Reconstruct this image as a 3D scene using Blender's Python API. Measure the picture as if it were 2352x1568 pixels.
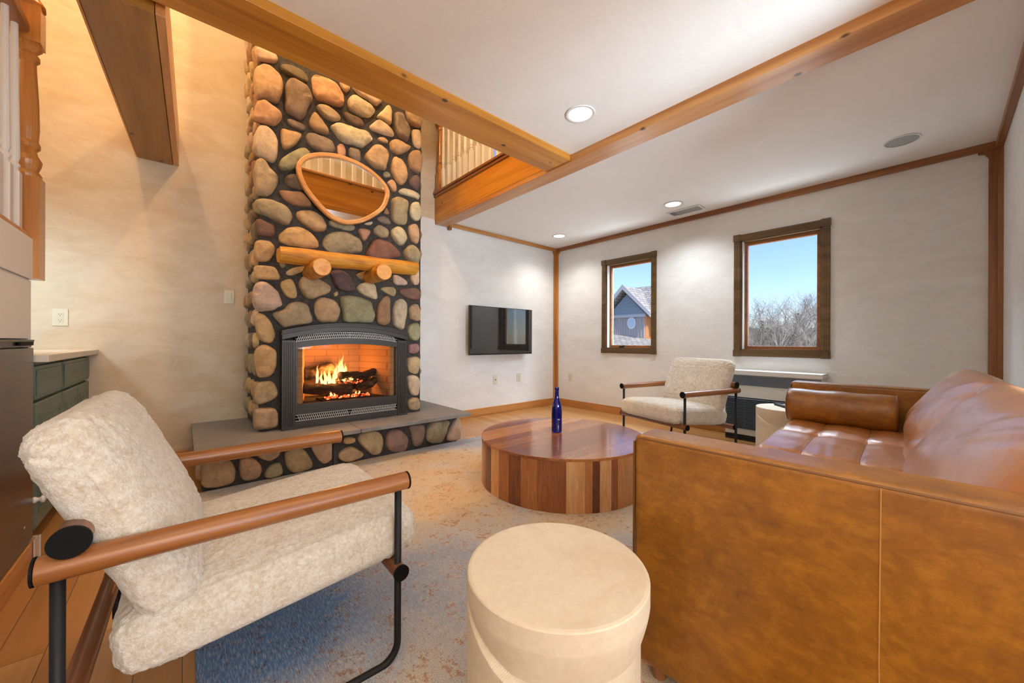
import bpy, bmesh, math, random
from mathutils import Vector, Matrix, noise
from math import sin, cos, pi, radians, sqrt, atan2
random.seed(7)
for o in list(bpy.data.objects): bpy.data.objects.remove(o)
SC = bpy.context.scene
COL = SC.collection

# ------------------------------------------------------------- camera
cam_d = bpy.data.cameras.new('camera'); cam = bpy.data.objects.new('camera', cam_d); COL.objects.link(cam)
cam.location = (0, 0, 0.98)
cam_d.sensor_width = 36.0; cam_d.lens = 36.0 * 861.0 / 2352.0; cam_d.clip_start = 0.02; cam_d.clip_end = 200
cam.rotation_euler = (Matrix.Rotation(-radians(41.23), 3, 'Z') @ Matrix.Rotation(pi/2, 3, 'X') @ Matrix.Rotation(radians(0.22), 3, 'Z')).to_euler()
SC.camera = cam

# ------------------------------------------------------------- view transform and daylight
SC.view_settings.view_transform = 'Standard'; SC.view_settings.look = 'None'
SC.view_settings.gamma = 1; SC.view_settings.exposure = 0.30; SC.view_settings.use_curve_mapping = False
W = bpy.data.worlds.new('world'); SC.world = W; W.use_nodes = True
wn = W.node_tree.nodes; wl = W.node_tree.links
for n in list(wn): wn.remove(n)
sky = wn.new('ShaderNodeTexSky'); sky.sky_type = 'NISHITA'; sky.sun_disc = False
sky.sun_elevation = radians(38); sky.sun_rotation = radians(170); sky.air_density = 1.1; sky.dust_density = 0.6; sky.ozone_density = 1.2
bg = wn.new('ShaderNodeBackground'); bg.inputs[1].default_value = 0.245
wo = wn.new('ShaderNodeOutputWorld'); tint = wn.new('ShaderNodeMix'); tint.data_type = 'RGBA'; tint.blend_type = 'MULTIPLY'; tint.inputs[0].default_value = 1; tint.inputs[7].default_value = (.66, .72, .95, 1)
wl.new(sky.outputs[0], tint.inputs[6]); wl.new(tint.outputs[2], bg.inputs[0]); wl.new(bg.outputs[0], wo.inputs[0])
def lamp(kind, name, loc, energy, color=(1,1,1), size=0.1, rot=None, target=None, size_y=None, **kw):
    d = bpy.data.lights.new(name, kind); d.energy = energy; d.color = color
    if kind == 'AREA':
        d.shape = 'RECTANGLE' if size_y else 'SQUARE'; d.size = size
        if size_y: d.size_y = size_y
    elif kind == 'SUN': d.angle = size
    else: d.shadow_soft_size = size
    for k, v in kw.items(): setattr(d, k, v)
    o = bpy.data.objects.new(name, d); o.location = loc
    if target is not None: o.rotation_euler = (Vector(target) - Vector(loc)).to_track_quat('-Z', 'Y').to_euler()
    elif rot: o.rotation_euler = rot
    COL.objects.link(o); return o
lamp('SUN', 'sun', (0, -20, 30), 4.0, (1, .93, .82), radians(.6), target=(0 + 6, 0, 8))
# the stairwell: two warm bulbs under the high roof, one cool task light over the counter
lamp('POINT', 'void_bulb', (0.94, 2.45, 4.35), 92, (1, .60, .27), .05)
lamp('POINT', 'void_bulb', (-0.63, 2.45, 4.75), 92, (1, .60, .27), .05)
lamp('AREA', 'counter_light', (-0.90, 3.45, 1.50), 3.2, (.62, .88, 1), .12, target=(-0.72, 4.0, .95))
# unseen fill lamps added behind and above the camera to brighten the room
lamp('AREA', 'rear_fill', (0.7, -2.85, 1.25), 60, (.80, .90, 1), 2.2, target=(1.4, 3.0, 1.9), size_y=2.0)
lamp('SPOT', 'side_fill', (1.60, -1.05, 1.05), 235, (.76, .90, 1), .25, target=(4.0, 2.15, 1.45), spot_size=radians(110), spot_blend=.55)
lamp('POINT', 'warm_fill', (-.15, -.95, 1.45), 20, (1, .70, .42), .22)
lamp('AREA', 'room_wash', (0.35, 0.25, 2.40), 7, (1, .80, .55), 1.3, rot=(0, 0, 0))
# area lamps added outside, out of view, standing in for ground bounce and sky
lamp('AREA', 'ground_fill', (5.3, 1.9, .1), 150, (.88, .94, 1), 3.6, target=(3.6, 1.9, 2.3), size_y=1.0)
lamp('AREA', 'sky_fill', (5.5, 1.9, 3.3), 800, (.72, .86, 1), 3.6, target=(3.9, 1.9, .9), size_y=1.2)
lamp('POINT', 'loft_fill', (3.9, .8, 4.2), 7, (1, .86, .7), .15)  # unseen fill added to light the loft
lamp('POINT', 'loft_fill', (0.4, -1.6, 3.7), 40, (1, .70, .34), .15)  # unseen fill added to warm the wall the mirror reflects

# ------------------------------------------------------------- materials
def nt(name):
    m = bpy.data.materials.new(name); m.use_nodes = True; t = m.node_tree
    b = t.nodes['Principled BSDF']; return m, t, b
def N(t, kind, **kw):
    n = t.nodes.new(kind)
    for k, v in kw.items():
        if k in n.inputs: n.inputs[k].default_value = v
        else: setattr(n, k, v)
    return n
def L(t, a, b): t.links.new(a, b)
def ramp(t, fac, stops):
    r = t.nodes.new('ShaderNodeValToRGB'); e = r.color_ramp.elements
    while len(e) > 1: e.remove(e[-1])
    e[0].position = stops[0][0]; e[0].color = (*stops[0][1], 1)
    for p, c in stops[1:]:
        x = e.new(p); x.color = (*c, 1)
    L(t, fac, r.inputs[0]); return r.outputs[0]
def coords(t, scale=(1,1,1), rot=(0,0,0), kind='Object'):
    tc = t.nodes.new('ShaderNodeTexCoord'); mp = t.nodes.new('ShaderNodeMapping')
    mp.inputs['Scale'].default_value = scale; mp.inputs['Rotation'].default_value = rot
    L(t, tc.outputs[kind], mp.inputs[0]); return mp.outputs[0]
def noi(t, vec, scale, detail=4, rough=.55, dist=0):
    n = N(t, 'ShaderNodeTexNoise', Scale=scale, Detail=detail, Roughness=rough, Distortion=dist); L(t, vec, n.inputs['Vector']); return n.outputs['Fac']
def mixc(t, fac, a, b, mode='MIX'):
    n = t.nodes.new('ShaderNodeMix'); n.data_type = 'RGBA'; n.blend_type = mode
    for i, v in ((0, fac), (6, a), (7, b)):
        if isinstance(v, (int, float)): n.inputs[i].default_value = v
        elif isinstance(v, tuple): n.inputs[i].default_value = (*v, 1)
        else: L(t, v, n.inputs[i])
    return n.outputs[2]
def mth(t, op, a, b=None, c=None):
    n = t.nodes.new('ShaderNodeMath'); n.operation = op
    for i, v in enumerate((a, b, c)):
        if v is None: continue
        if isinstance(v, (int, float)): n.inputs[i].default_value = v
        else: L(t, v, n.inputs[i])
    return n.outputs[0]
def bump(t, b, h, strength=.3, dist=.01):
    n = N(t, 'ShaderNodeBump', Strength=strength, Distance=dist); L(t, h, n.inputs['Height']); L(t, n.outputs[0], b.inputs['Normal'])
def plain(name, col, rough=.5, metal=0, spec=.5, coat=0, emit=None, es=0):
    m, t, b = nt(name); b.inputs['Base Color'].default_value = (*col, 1); b.inputs['Roughness'].default_value = rough
    b.inputs['Metallic'].default_value = metal; b.inputs['Specular IOR Level'].default_value = spec; b.inputs['Coat Weight'].default_value = coat
    v = noi(t, coords(t), 40, 3); L(t, mixc(t, mth(t, 'MULTIPLY', v, .16), col, tuple(c*.6 for c in col)), b.inputs['Base Color'])
    if emit: b.inputs['Emission Color'].default_value = (*emit, 1); b.inputs['Emission Strength'].default_value = es
    return m
def plaster(name, a, c, rough=.75):
    m, t, b = nt(name); v = coords(t)
    n1 = noi(t, coords(t, (1, 1, 2.2)), 1.6, 5, .6, 1.2); n2 = noi(t, coords(t, (1, 1, 3)), 7, 6, .65, .8)
    f = mth(t, 'ADD', mth(t, 'MULTIPLY', n1, .65), mth(t, 'MULTIPLY', n2, .35))
    L(t, ramp(t, f, [(.36, c), (.60, a)]), b.inputs['Base Color']); b.inputs['Roughness'].default_value = rough
    b.inputs['Specular IOR Level'].default_value = .3
    bump(t, b, noi(t, v, 9, 6, .6, 1.5), .25, .012); return m
def wood(name, axis, cols, scale=1.0, rough=.38, knots=.5, spec=.5, coat=.15):
    m, t, b = nt(name)
    s = [9*scale]*3; s[axis] = .55*scale
    n1 = noi(t, coords(t, tuple(s)), 1.0, 5, .55, .9)
    s2 = [60*scale]*3; s2[axis] = 1.5*scale
    n2 = noi(t, coords(t, tuple(s2)), 1.0, 3, .6)
    f = mth(t, 'ADD', mth(t, 'MULTIPLY', n1, .78), mth(t, 'MULTIPLY', n2, .22))
    c = ramp(t, f, [(.34, cols[0]), (.5, cols[1]), (.66, cols[2])])
    if knots:
        s3 = [2.6]*3; s3[axis] = 1.9
        vo = N(t, 'ShaderNodeTexVoronoi', Scale=2.3); L(t, coords(t, tuple(s3)), vo.inputs['Vector'])
        k = ramp(t, vo.outputs['Distance'], [(.05, (0,0,0)), (.11, (1,1,1))])
        c = mixc(t, k, tuple(x*.22 for x in cols[0]), c)
    L(t, c, b.inputs['Base Color']); b.inputs['Roughness'].default_value = rough; b.inputs['Coat Weight'].default_value = coat
    b.inputs['Coat Roughness'].default_value = .25; b.inputs['Specular IOR Level'].default_value = spec
    bump(t, b, f, .12, .004); return m
PINE = ((.36,.13,.010), (.55,.225,.022), (.68,.32,.05))
PINEL = ((.44,.19,.05), (.60,.29,.09), (.70,.40,.16))
BRN = ((.17,.055,.015), (.27,.10,.028), (.36,.15,.05))
M = {}
M['wallb'] = plaster('warm_lit_cream_plaster', (.67,.59,.475), (.57,.46,.32))  # the beige carries some of the warm bulb light
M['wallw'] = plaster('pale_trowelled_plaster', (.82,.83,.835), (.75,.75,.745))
M['ceil'] = plaster('matt_ceiling_paint', (.86,.845,.825), (.84,.82,.80), .9)
M['white'] = plain('white_paint', (.78,.77,.75), .45)
for i, a in enumerate('xyz'):
    M['pine'+a] = wood('pine_'+a, i, PINE, 1, .36, .5)
    M['brn'+a] = wood('stained_trim_'+a, i, BRN, 1.5, .4, 0)
    M['trim'+a] = wood('honey_trim_'+a, i, ((.36,.14,.03), (.50,.215,.055), (.58,.28,.085)), 1.5, .4, 0)
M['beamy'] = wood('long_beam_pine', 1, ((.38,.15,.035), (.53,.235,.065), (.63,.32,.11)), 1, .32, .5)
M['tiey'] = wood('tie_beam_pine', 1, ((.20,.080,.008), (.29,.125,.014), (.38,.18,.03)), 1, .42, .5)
M['oaknewel'] = wood('newel_oak', 2, ((.36,.13,.022), (.48,.19,.038), (.58,.26,.06)), 1.6, .3, 0, coat=.4)
M['log'] = wood('peeled_log', 0, ((.30,.10,.008), (.66,.28,.022), (.80,.42,.06)), 1.5, .42, .5)
m, t, b = nt('peeled_log_grain'); v = coords(t, (1.1, 26, 26)); g1 = noi(t, v, 1.0, 6, .7, .9); g2 = noi(t, coords(t, (3, 9, 9)), 1.0, 4, .6, .5)
L(t, ramp(t, mth(t, 'ADD', mth(t, 'MULTIPLY', g1, .6), mth(t, 'MULTIPLY', g2, .4)), [(.36, (.16,.05,.006)), (.43, (.45,.17,.012)), (.52, (.66,.29,.025)), (.64, (.80,.43,.07))]), b.inputs['Base Color'])
b.inputs['Roughness'].default_value = .45; bump(t, b, g1, .6, .012); M['log'] = m
M['logend'] = wood('sawn_log_end', 1, ((.62,.27,.06), (.78,.38,.11), (.85,.48,.18)), 1.2, .5, 0)
M['mirwood'] = wood('mirror_ash', 0, ((.50,.22,.06), (.62,.30,.10), (.70,.38,.15)), 1.5, .4, 0)
M['armwood'] = wood('walnut_dowel', 0, ((.15,.048,.010), (.28,.095,.020), (.38,.145,.036)), 2.2, .32, 0, coat=.3)
M['dowely'] = wood('walnut_dowel_cross', 1, ((.12,.04,.015), (.20,.07,.025), (.28,.10,.035)), 2.2, .35, 0, coat=.3)
M['black'] = plain('black_steel', (.010,.010,.011), .5, .0, .3)
M['blackgloss'] = plain('black_cap', (.004,.004,.004), .6, 0, .15)
M['casing'] = [wood('dark_stained_casing', i, ((.085,.045,.016), (.14,.08,.028), (.19,.115,.045)), 1.5, .4, 0) for i in (1,)][0]
M['seamlt'] = plain('light_leather_seam', (.48,.24,.06), .5)
M['iron'] = plain('charcoal_cast_iron', (.052,.046,.042), .42, .35)
M['ironlt'] = plain('bare_grille_steel', (.50,.47,.44), .45, .2)
M['soot'] = plain('soot_black', (.012,.010,.009), .8)
M['ivory'] = plain('ivory_plastic', (.72,.68,.55), .35)
M['slot'] = plain('slot_dark', (.03,.03,.03), .5)
M['ptac'] = plain('off_white_enamel', (.72,.71,.68), .4)
M['slate_blue'] = plain('grey_blue_plastic', (.11,.135,.17), .4)
M['louver'] = plain('dark_louver', (.022,.025,.032), .5)
M['green'] = plain('sage_green_cabinet_paint', (.115,.175,.145), .42)
M['counter'] = plain('pale_counter_laminate', (.70,.64,.56), .35)
M['fridge'] = plain('charcoal_fridge_steel', (.085,.085,.10), .26, .6)
M['speaker'] = plain('perforated_grey_grille', (.36,.38,.37), .7)
M['tvbody'] = plain('black_tv_bezel', (.006,.006,.007), .35)
M['screen'] = plain('black_tv_glass', (.010,.013,.016), .04, 0, 1.0); M['screen'].node_tree.nodes['Principled BSDF'].inputs['IOR'].default_value = 1.6
M['clear'] = plain('translucent_guard', (.6,.5,.42), .15)
M['remote'] = plain('remote_black', (.012,.012,.014), .5)
M['flagdark'] = plain('fridge_handle_dark', (.010,.010,.011), .3)

def stonemat(name, rough=.7):
    m, t, b = nt(name); at = N(t, 'ShaderNodeAttribute', attribute_name='tone')
    n = noi(t, coords(t), 16, 7, .65, .6); n2 = noi(t, coords(t), 5, 4, .6)
    f = mth(t, 'ADD', mth(t, 'MULTIPLY', n, .6), mth(t, 'MULTIPLY', n2, .4))
    k = ramp(t, f, [(.30, (.50,.47,.45)), (.5, (.94,.92,.9)), (.72, (1.3,1.26,1.2))])
    L(t, mixc(t, 1.0, at.outputs['Color'], k, 'MULTIPLY'), b.inputs['Base Color']); b.inputs['Roughness'].default_value = rough
    b.inputs['Specular IOR Level'].default_value = .35
    bump(t, b, noi(t, coords(t), 30, 8, .75), .85, .010); return m
M['stone'] = stonemat('river_stone')
m, t, b = nt('dark_mortar'); n = noi(t, coords(t), 45, 6, .7)
L(t, ramp(t, n, [(.3, (.028,.025,.023)), (.7, (.085,.075,.068))]), b.inputs['Base Color']); b.inputs['Roughness'].default_value = .95
bump(t, b, n, .8, .01); M['mortar'] = m
m, t, b = nt('bluestone_slab'); n = noi(t, coords(t, (1, 1, 1)), 3.2, 6, .6, .6); n2 = noi(t, coords(t, (2, 10, 4)), 9, 5, .6)
L(t, ramp(t, mth(t, 'ADD', mth(t, 'MULTIPLY', n, .6), mth(t, 'MULTIPLY', n2, .4)), [(.35, (.155,.145,.145)), (.65, (.255,.24,.24))]), b.inputs['Base Color'])
b.inputs['Roughness'].default_value = .6; bump(t, b, noi(t, coords(t), 30, 6, .65), .3, .004); M['slab'] = m

# oak strip floor, boards along Y
m, t, b = nt('oak_strip_floor')
tc = coords(t, (1, 1, 1), (0, 0, pi/2))
br = N(t, 'ShaderNodeTexBrick', Scale=1.0); br.offset = .37; br.squash = 1
br.inputs['Brick Width'].default_value = 1.35; br.inputs['Row Height'].default_value = .108; br.inputs['Mortar Size'].default_value = .0012
br.inputs['Mortar Smooth'].default_value = .2; br.inputs['Color1'].default_value = (0,0,0,1); br.inputs['Color2'].default_value = (1,1,1,1); br.inputs['Mortar'].default_value = (.5,.5,.5,1)
L(t, tc, br.inputs['Vector'])
g = noi(t, coords(t, (26, 1.3, 1)), 1.0, 6, .6, 1.1)
base = ramp(t, br.outputs['Color'], [(0, (.40,.19,.05)), (.4, (.52,.265,.08)), (.7, (.56,.30,.095)), (1, (.66,.39,.15))])
c = mixc(t, mth(t, 'MULTIPLY', g, .75), base, (.30,.115,.028))
c = mixc(t, br.outputs['Fac'], c, (.10,.04,.012))
L(t, c, b.inputs['Base Color']); b.inputs['Roughness'].default_value = .30; b.inputs['Coat Weight'].default_value = .25; b.inputs['Coat Roughness'].default_value = .2
bump(t, b, mth(t, 'SUBTRACT', mth(t, 'MULTIPLY', g, .2), br.outputs['Fac']), .3, .003); M['floor'] = m

# distressed rug
m, t, b = nt('distressed_rug')
v1 = coords(t); big = noi(t, v1, 1.15, 3, .5, .6); mid = noi(t, v1, 13, 6, .74, .5); fine = noi(t, coords(t, (1, 1, 1)), 60, 5, .7)
thr = noi(t, coords(t, (300, 34, 1)), 1.0, 3, .6); thr2 = noi(t, coords(t, (420, 300, 1)), 1.0, 2, .5)
base = ramp(t, mth(t, 'ADD', mth(t, 'MULTIPLY', big, .8), mth(t, 'MULTIPLY', mid, .2)), [(.38, (.40,.45,.54)), (.46, (.60,.58,.56)), (.52, (.70,.58,.41)), (.58, (.72,.51,.27)), (.66, (.66,.61,.55))])
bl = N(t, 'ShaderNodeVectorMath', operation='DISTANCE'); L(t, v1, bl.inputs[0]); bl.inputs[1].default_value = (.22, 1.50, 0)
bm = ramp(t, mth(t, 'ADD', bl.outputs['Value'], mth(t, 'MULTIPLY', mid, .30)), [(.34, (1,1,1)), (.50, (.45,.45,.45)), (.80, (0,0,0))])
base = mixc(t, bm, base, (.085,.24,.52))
spots = mth(t, 'ADD', mth(t, 'MULTIPLY', mid, .5), mth(t, 'MULTIPLY', fine, .5))
sp = ramp(t, spots, [(.535, (0,0,0)), (.575, (1,1,1))])
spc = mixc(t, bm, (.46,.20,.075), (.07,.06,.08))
c = mixc(t, mth(t, 'MULTIPLY', sp, .80), base, spc)
c = mixc(t, ramp(t, thr, [(.46, (0,0,0)), (.70, (.5,.5,.5))]), c, (.84,.82,.78)); c = mixc(t, ramp(t, thr2, [(.45, (0,0,0)), (.70, (.75,.75,.75))]), c, (.20,.19,.20))
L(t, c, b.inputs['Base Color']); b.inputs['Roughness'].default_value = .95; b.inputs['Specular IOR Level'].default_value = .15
bump(t, b, mth(t, 'ADD', thr2, thr), .5, .004); M['rug'] = m

# tan leather
def leather(name, lo, mi, hi, rough, wr=0.0):
    m, t, b = nt(name)
    n = noi(t, coords(t), 6.5, 9, .78, .35); n2 = noi(t, coords(t, (1, .45, 1), (.7, .2, .8)), 42, 6, .72, .3)
    f = mth(t, 'ADD', mth(t, 'MULTIPLY', n, .6), mth(t, 'MULTIPLY', n2, .4))
    L(t, ramp(t, f, [(.34, lo), (.5, mi), (.68, hi)]), b.inputs['Base Color'])
    b.inputs['Roughness'].default_value = rough; b.inputs['Specular IOR Level'].default_value = .6
    b.inputs['Coat Weight'].default_value = .22 if not wr else 1.0; b.inputs['Coat IOR'].default_value = 1.5 if not wr else 1.9; b.inputs['Coat Roughness'].default_value = .34 if not wr else .36
    fine = noi(t, coords(t), 260, 3, .6)
    if wr:
        w = noi(t, coords(t, (1.6, 5, 5), (.35, .5, .9)), 3.0, 3, .5, .25)
        h = mth(t, 'ADD', mth(t, 'MULTIPLY', w, 1.0), mth(t, 'MULTIPLY', fine, .05)); bump(t, b, h, wr, .035)
    else: bump(t, b, fine, .12, .002)
    return m
M['leather'] = leather('tan_leather', (.15,.048,.001), (.27,.100,.002), (.46,.19,.008), .38)
M['leatherc'] = leather('tan_cushion_leather', (.40,.145,.030), (.50,.195,.048), (.60,.26,.08), .34, .25)
M['seam'] = plain('dark_leather_seam', (.17,.065,.012), .5)
M['thread'] = plain('pale_stitching', (.72,.50,.34), .6)

# sherpa
m, t, b = nt('cream_sherpa'); v1 = coords(t)
n = noi(t, v1, 95, 5, .75, .35); n2 = noi(t, v1, 260, 3, .6, .2); n3 = noi(t, v1, 24, 4, .65, .3)
L(t, ramp(t, mth(t, 'ADD', mth(t, 'MULTIPLY', n, .7), mth(t, 'MULTIPLY', n3, .3)), [(.36, (.64,.53,.385)), (.58, (.90,.855,.775))]), b.inputs['Base Color']); b.inputs['Roughness'].default_value = 1.0
b.inputs['Specular IOR Level'].default_value = .1; b.inputs['Sheen Weight'].default_value = .4; b.inputs['Sheen Roughness'].default_value = .5
bump(t, b, mth(t, 'ADD', n, mth(t, 'ADD', mth(t, 'MULTIPLY', n2, .45), mth(t, 'MULTIPLY', n3, .8))), .7, .010); M['sherpa'] = m

# sheesham planks: tone attribute per plank
m, t, b = nt('sheesham_planks'); at = N(t, 'ShaderNodeAttribute', attribute_name='tone')
def sheesham(t, b, tone, gscale, rough):
    g = noi(t, coords(t, gscale), 1.0, 6, .6, 2.6)
    f = mth(t, 'ADD', mth(t, 'MULTIPLY', tone, .62), mth(t, 'MULTIPLY', g, .42))
    L(t, ramp(t, f, [(.20, (.10,.028,.010)), (.38, (.25,.075,.022)), (.53, (.40,.145,.040)), (.70, (.54,.24,.075)), (.88, (.72,.42,.19))]), b.inputs['Base Color'])
    b.inputs['Roughness'].default_value = rough; b.inputs['Coat Weight'].default_value = .35; b.inputs['Coat Roughness'].default_value = .12
    bump(t, b, g, .08, .002)
sp_ = t.nodes.new('ShaderNodeSeparateColor'); L(t, at.outputs['Color'], sp_.inputs[0])
sheesham(t, b, sp_.outputs[0], (22, 22, 3.0), .35); M['staves'] = m
m, t, b = nt('sheesham_top'); sx = t.nodes.new('ShaderNodeSeparateXYZ'); L(t, coords(t), sx.inputs[0])
row = mth(t, 'FLOOR', mth(t, 'MULTIPLY', sx.outputs[1], 9.5)); wn_ = N(t, 'ShaderNodeTexWhiteNoise', noise_dimensions='1D'); L(t, row, wn_.inputs['W'])
sheesham(t, b, mth(t, 'ADD', mth(t, 'MULTIPLY', wn_.outputs[0], .55), .27), (2.2, 22, 22), .22); b.inputs['Coat Weight'].default_value = .6; M['tabletop'] = m

# cast stone
m, t, b = nt('cream_cast_stone'); n = noi(t, coords(t), 4, 6, .6, .6); n2 = noi(t, coords(t), 70, 4, .6)
c = ramp(t, mth(t, 'ADD', mth(t, 'MULTIPLY', n, .7), mth(t, 'MULTIPLY', n2, .3)), [(.35, (.66,.55,.40)), (.6, (.76,.675,.53))])
L(t, c, b.inputs['Base Color']); b.inputs['Roughness'].default_value = .62; bump(t, b, n2, .15, .003); M['cast'] = m

# glass
def glass(name, tint=(1,1,1), refl=.08):
    m = bpy.data.materials.new(name); m.use_nodes = True; t = m.node_tree
    for n in list(t.nodes): t.nodes.remove(n)
    o = t.nodes.new('ShaderNodeOutputMaterial'); tr = t.nodes.new('ShaderNodeBsdfTransparent'); gl = t.nodes.new('ShaderNodeBsdfGlossy')
    tr.inputs[0].default_value = (*tint, 1); gl.inputs['Roughness'].default_value = .02
    mx = t.nodes.new('ShaderNodeMixShader'); lw = N(t, 'ShaderNodeLayerWeight', Blend=.25)
    L(t, mth(t, 'MULTIPLY', lw.outputs['Fresnel'], refl*6), mx.inputs[0]); L(t, tr.outputs[0], mx.inputs[1]); L(t, gl.outputs[0], mx.inputs[2]); L(t, mx.outputs[0], o.inputs[0])
    return m
M['pane'] = glass('window_glass', (.97,.99,1), .07); M['fireglass'] = glass('fire_glass', (.93,.90,.86), .06)
m, t, b = nt('cobalt_glass'); b.inputs['Base Color'].default_value = (.004,.012,.34,1); b.inputs['Roughness'].default_value = .04
b.inputs['Transmission Weight'].default_value = .75; b.inputs['IOR'].default_value = 1.5; M['cobalt'] = m
M['mirror'] = plain('mirror_silver', (.9,.9,.9), .01, 1)
m, t, b = nt('mirror_glass'); b.inputs['Base Color'].default_value = (.90,.90,.89,1); b.inputs['Metallic'].default_value = 1; b.inputs['Roughness'].default_value = .01; M['mirror'] = m

# fire
m, t, b = nt('fire_brick'); br = N(t, 'ShaderNodeTexBrick', Scale=1.0); br.inputs['Brick Width'].default_value = .2; br.inputs['Row Height'].default_value = .06
br.inputs['Mortar Size'].default_value = .003; br.inputs['Color1'].default_value = (.40,.24,.13,1); br.inputs['Color2'].default_value = (.33,.19,.10,1); br.inputs['Mortar'].default_value = (.24,.14,.08,1)
L(t, coords(t, (1, 1, 1), (pi/2, 0, 0)), br.inputs['Vector']); L(t, br.outputs['Color'], b.inputs['Base Color']); b.inputs['Roughness'].default_value = .85; M['firebrick'] = m
m, t, b = nt('charred_log'); n = noi(t, coords(t, (6, 26, 26)), 1, 7, .7, 1.2)
L(t, ramp(t, n, [(.38, (.010,.007,.006)), (.55, (.06,.035,.022)), (.72, (.22,.13,.08))]), b.inputs['Base Color']); b.inputs['Roughness'].default_value = .9; bump(t, b, n, 1, .02); M['char'] = m
m, t, b = nt('glowing_embers'); n = noi(t, coords(t), 42, 4, .7)
b.inputs['Base Color'].default_value = (.03,.01,.008,1); L(t, ramp(t, n, [(.44, (0,0,0)), (.56, (1,.10,.02)), (.68, (1,.55,.3))]), b.inputs['Emission Color']); b.inputs['Emission Strength'].default_value = 3.0; M['ember'] = m
m, t, b = nt('flame'); sx = t.nodes.new('ShaderNodeSeparateXYZ'); L(t, coords(t, (1,1,1), (0,0,0), 'Generated'), sx.inputs[0])
L(t, ramp(t, sx.outputs[2], [(0, (1,.72,.32)), (.45, (1,.62,.22)), (1, (1,.30,.04))]), b.inputs['Emission Color']); b.inputs['Emission Strength'].default_value = 2.6
b.inputs['Base Color'].default_value = (0,0,0,1)
lw = N(t, 'ShaderNodeLayerWeight', Blend=.5); n = noi(t, coords(t, (1, 1, .35)), 38, 3, .6, .8)
a = mth(t, 'MULTIPLY', mth(t, 'SUBTRACT', 1.0, lw.outputs['Facing']), mth(t, 'MULTIPLY', mth(t, 'SUBTRACT', 1.15, sx.outputs[2]), mth(t, 'MULTIPLY', n, 1.9)))
L(t, mth(t, 'MINIMUM', a, 1.0), b.inputs['Alpha']); M['flame'] = m
M['lens'] = plain('lit_lamp_lens', (.9,.88,.82), .5, 0, .5, 0, (1, .90, .74), 2.2)

# outside
M['siding'] = plain('blue_grey_siding', (.24,.30,.36), .8); M['board'] = plain('grey_board_and_batten', (.42,.37,.37), .85)
M['orangeboard'] = plain('cedar_board_and_batten', (.60,.28,.12), .8); M['fascia'] = plain('weathered_fascia', (.50,.47,.48), .8)
m, t, b = nt('cedar_shingles'); br = N(t, 'ShaderNodeTexBrick', Scale=1.0); br.inputs['Brick Width'].default_value = .25; br.inputs['Row Height'].default_value = .16; br.inputs['Mortar Size'].default_value = .012
br.inputs['Color1'].default_value = (.52,.46,.39,1); br.inputs['Color2'].default_value = (.33,.31,.30,1); br.inputs['Mortar'].default_value = (.08,.08,.09,1)
uvc = t.nodes.new('ShaderNodeTexCoord'); L(t, uvc.outputs['UV'], br.inputs['Vector']); L(t, br.outputs['Color'], b.inputs['Base Color']); b.inputs['Roughness'].default_value = .9; M['shingle'] = m
M['bark'] = plain('bare_grey_bark', (.48,.43,.37), .9); M['bark2'] = plain('brown_bark', (.31,.25,.19), .9); M['ever'] = plain('dark_evergreen', (.035,.065,.035), .95)
m, t, b = nt('brushy_hillside'); n = noi(t, coords(t), 1.2, 7, .75, .8)
L(t, ramp(t, n, [(.35, (.03,.05,.03)), (.55, (.09,.10,.07)), (.7, (.20,.18,.14))]), b.inputs['Base Color']); b.inputs['Roughness'].default_value = 1; M['hill'] = m

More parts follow.
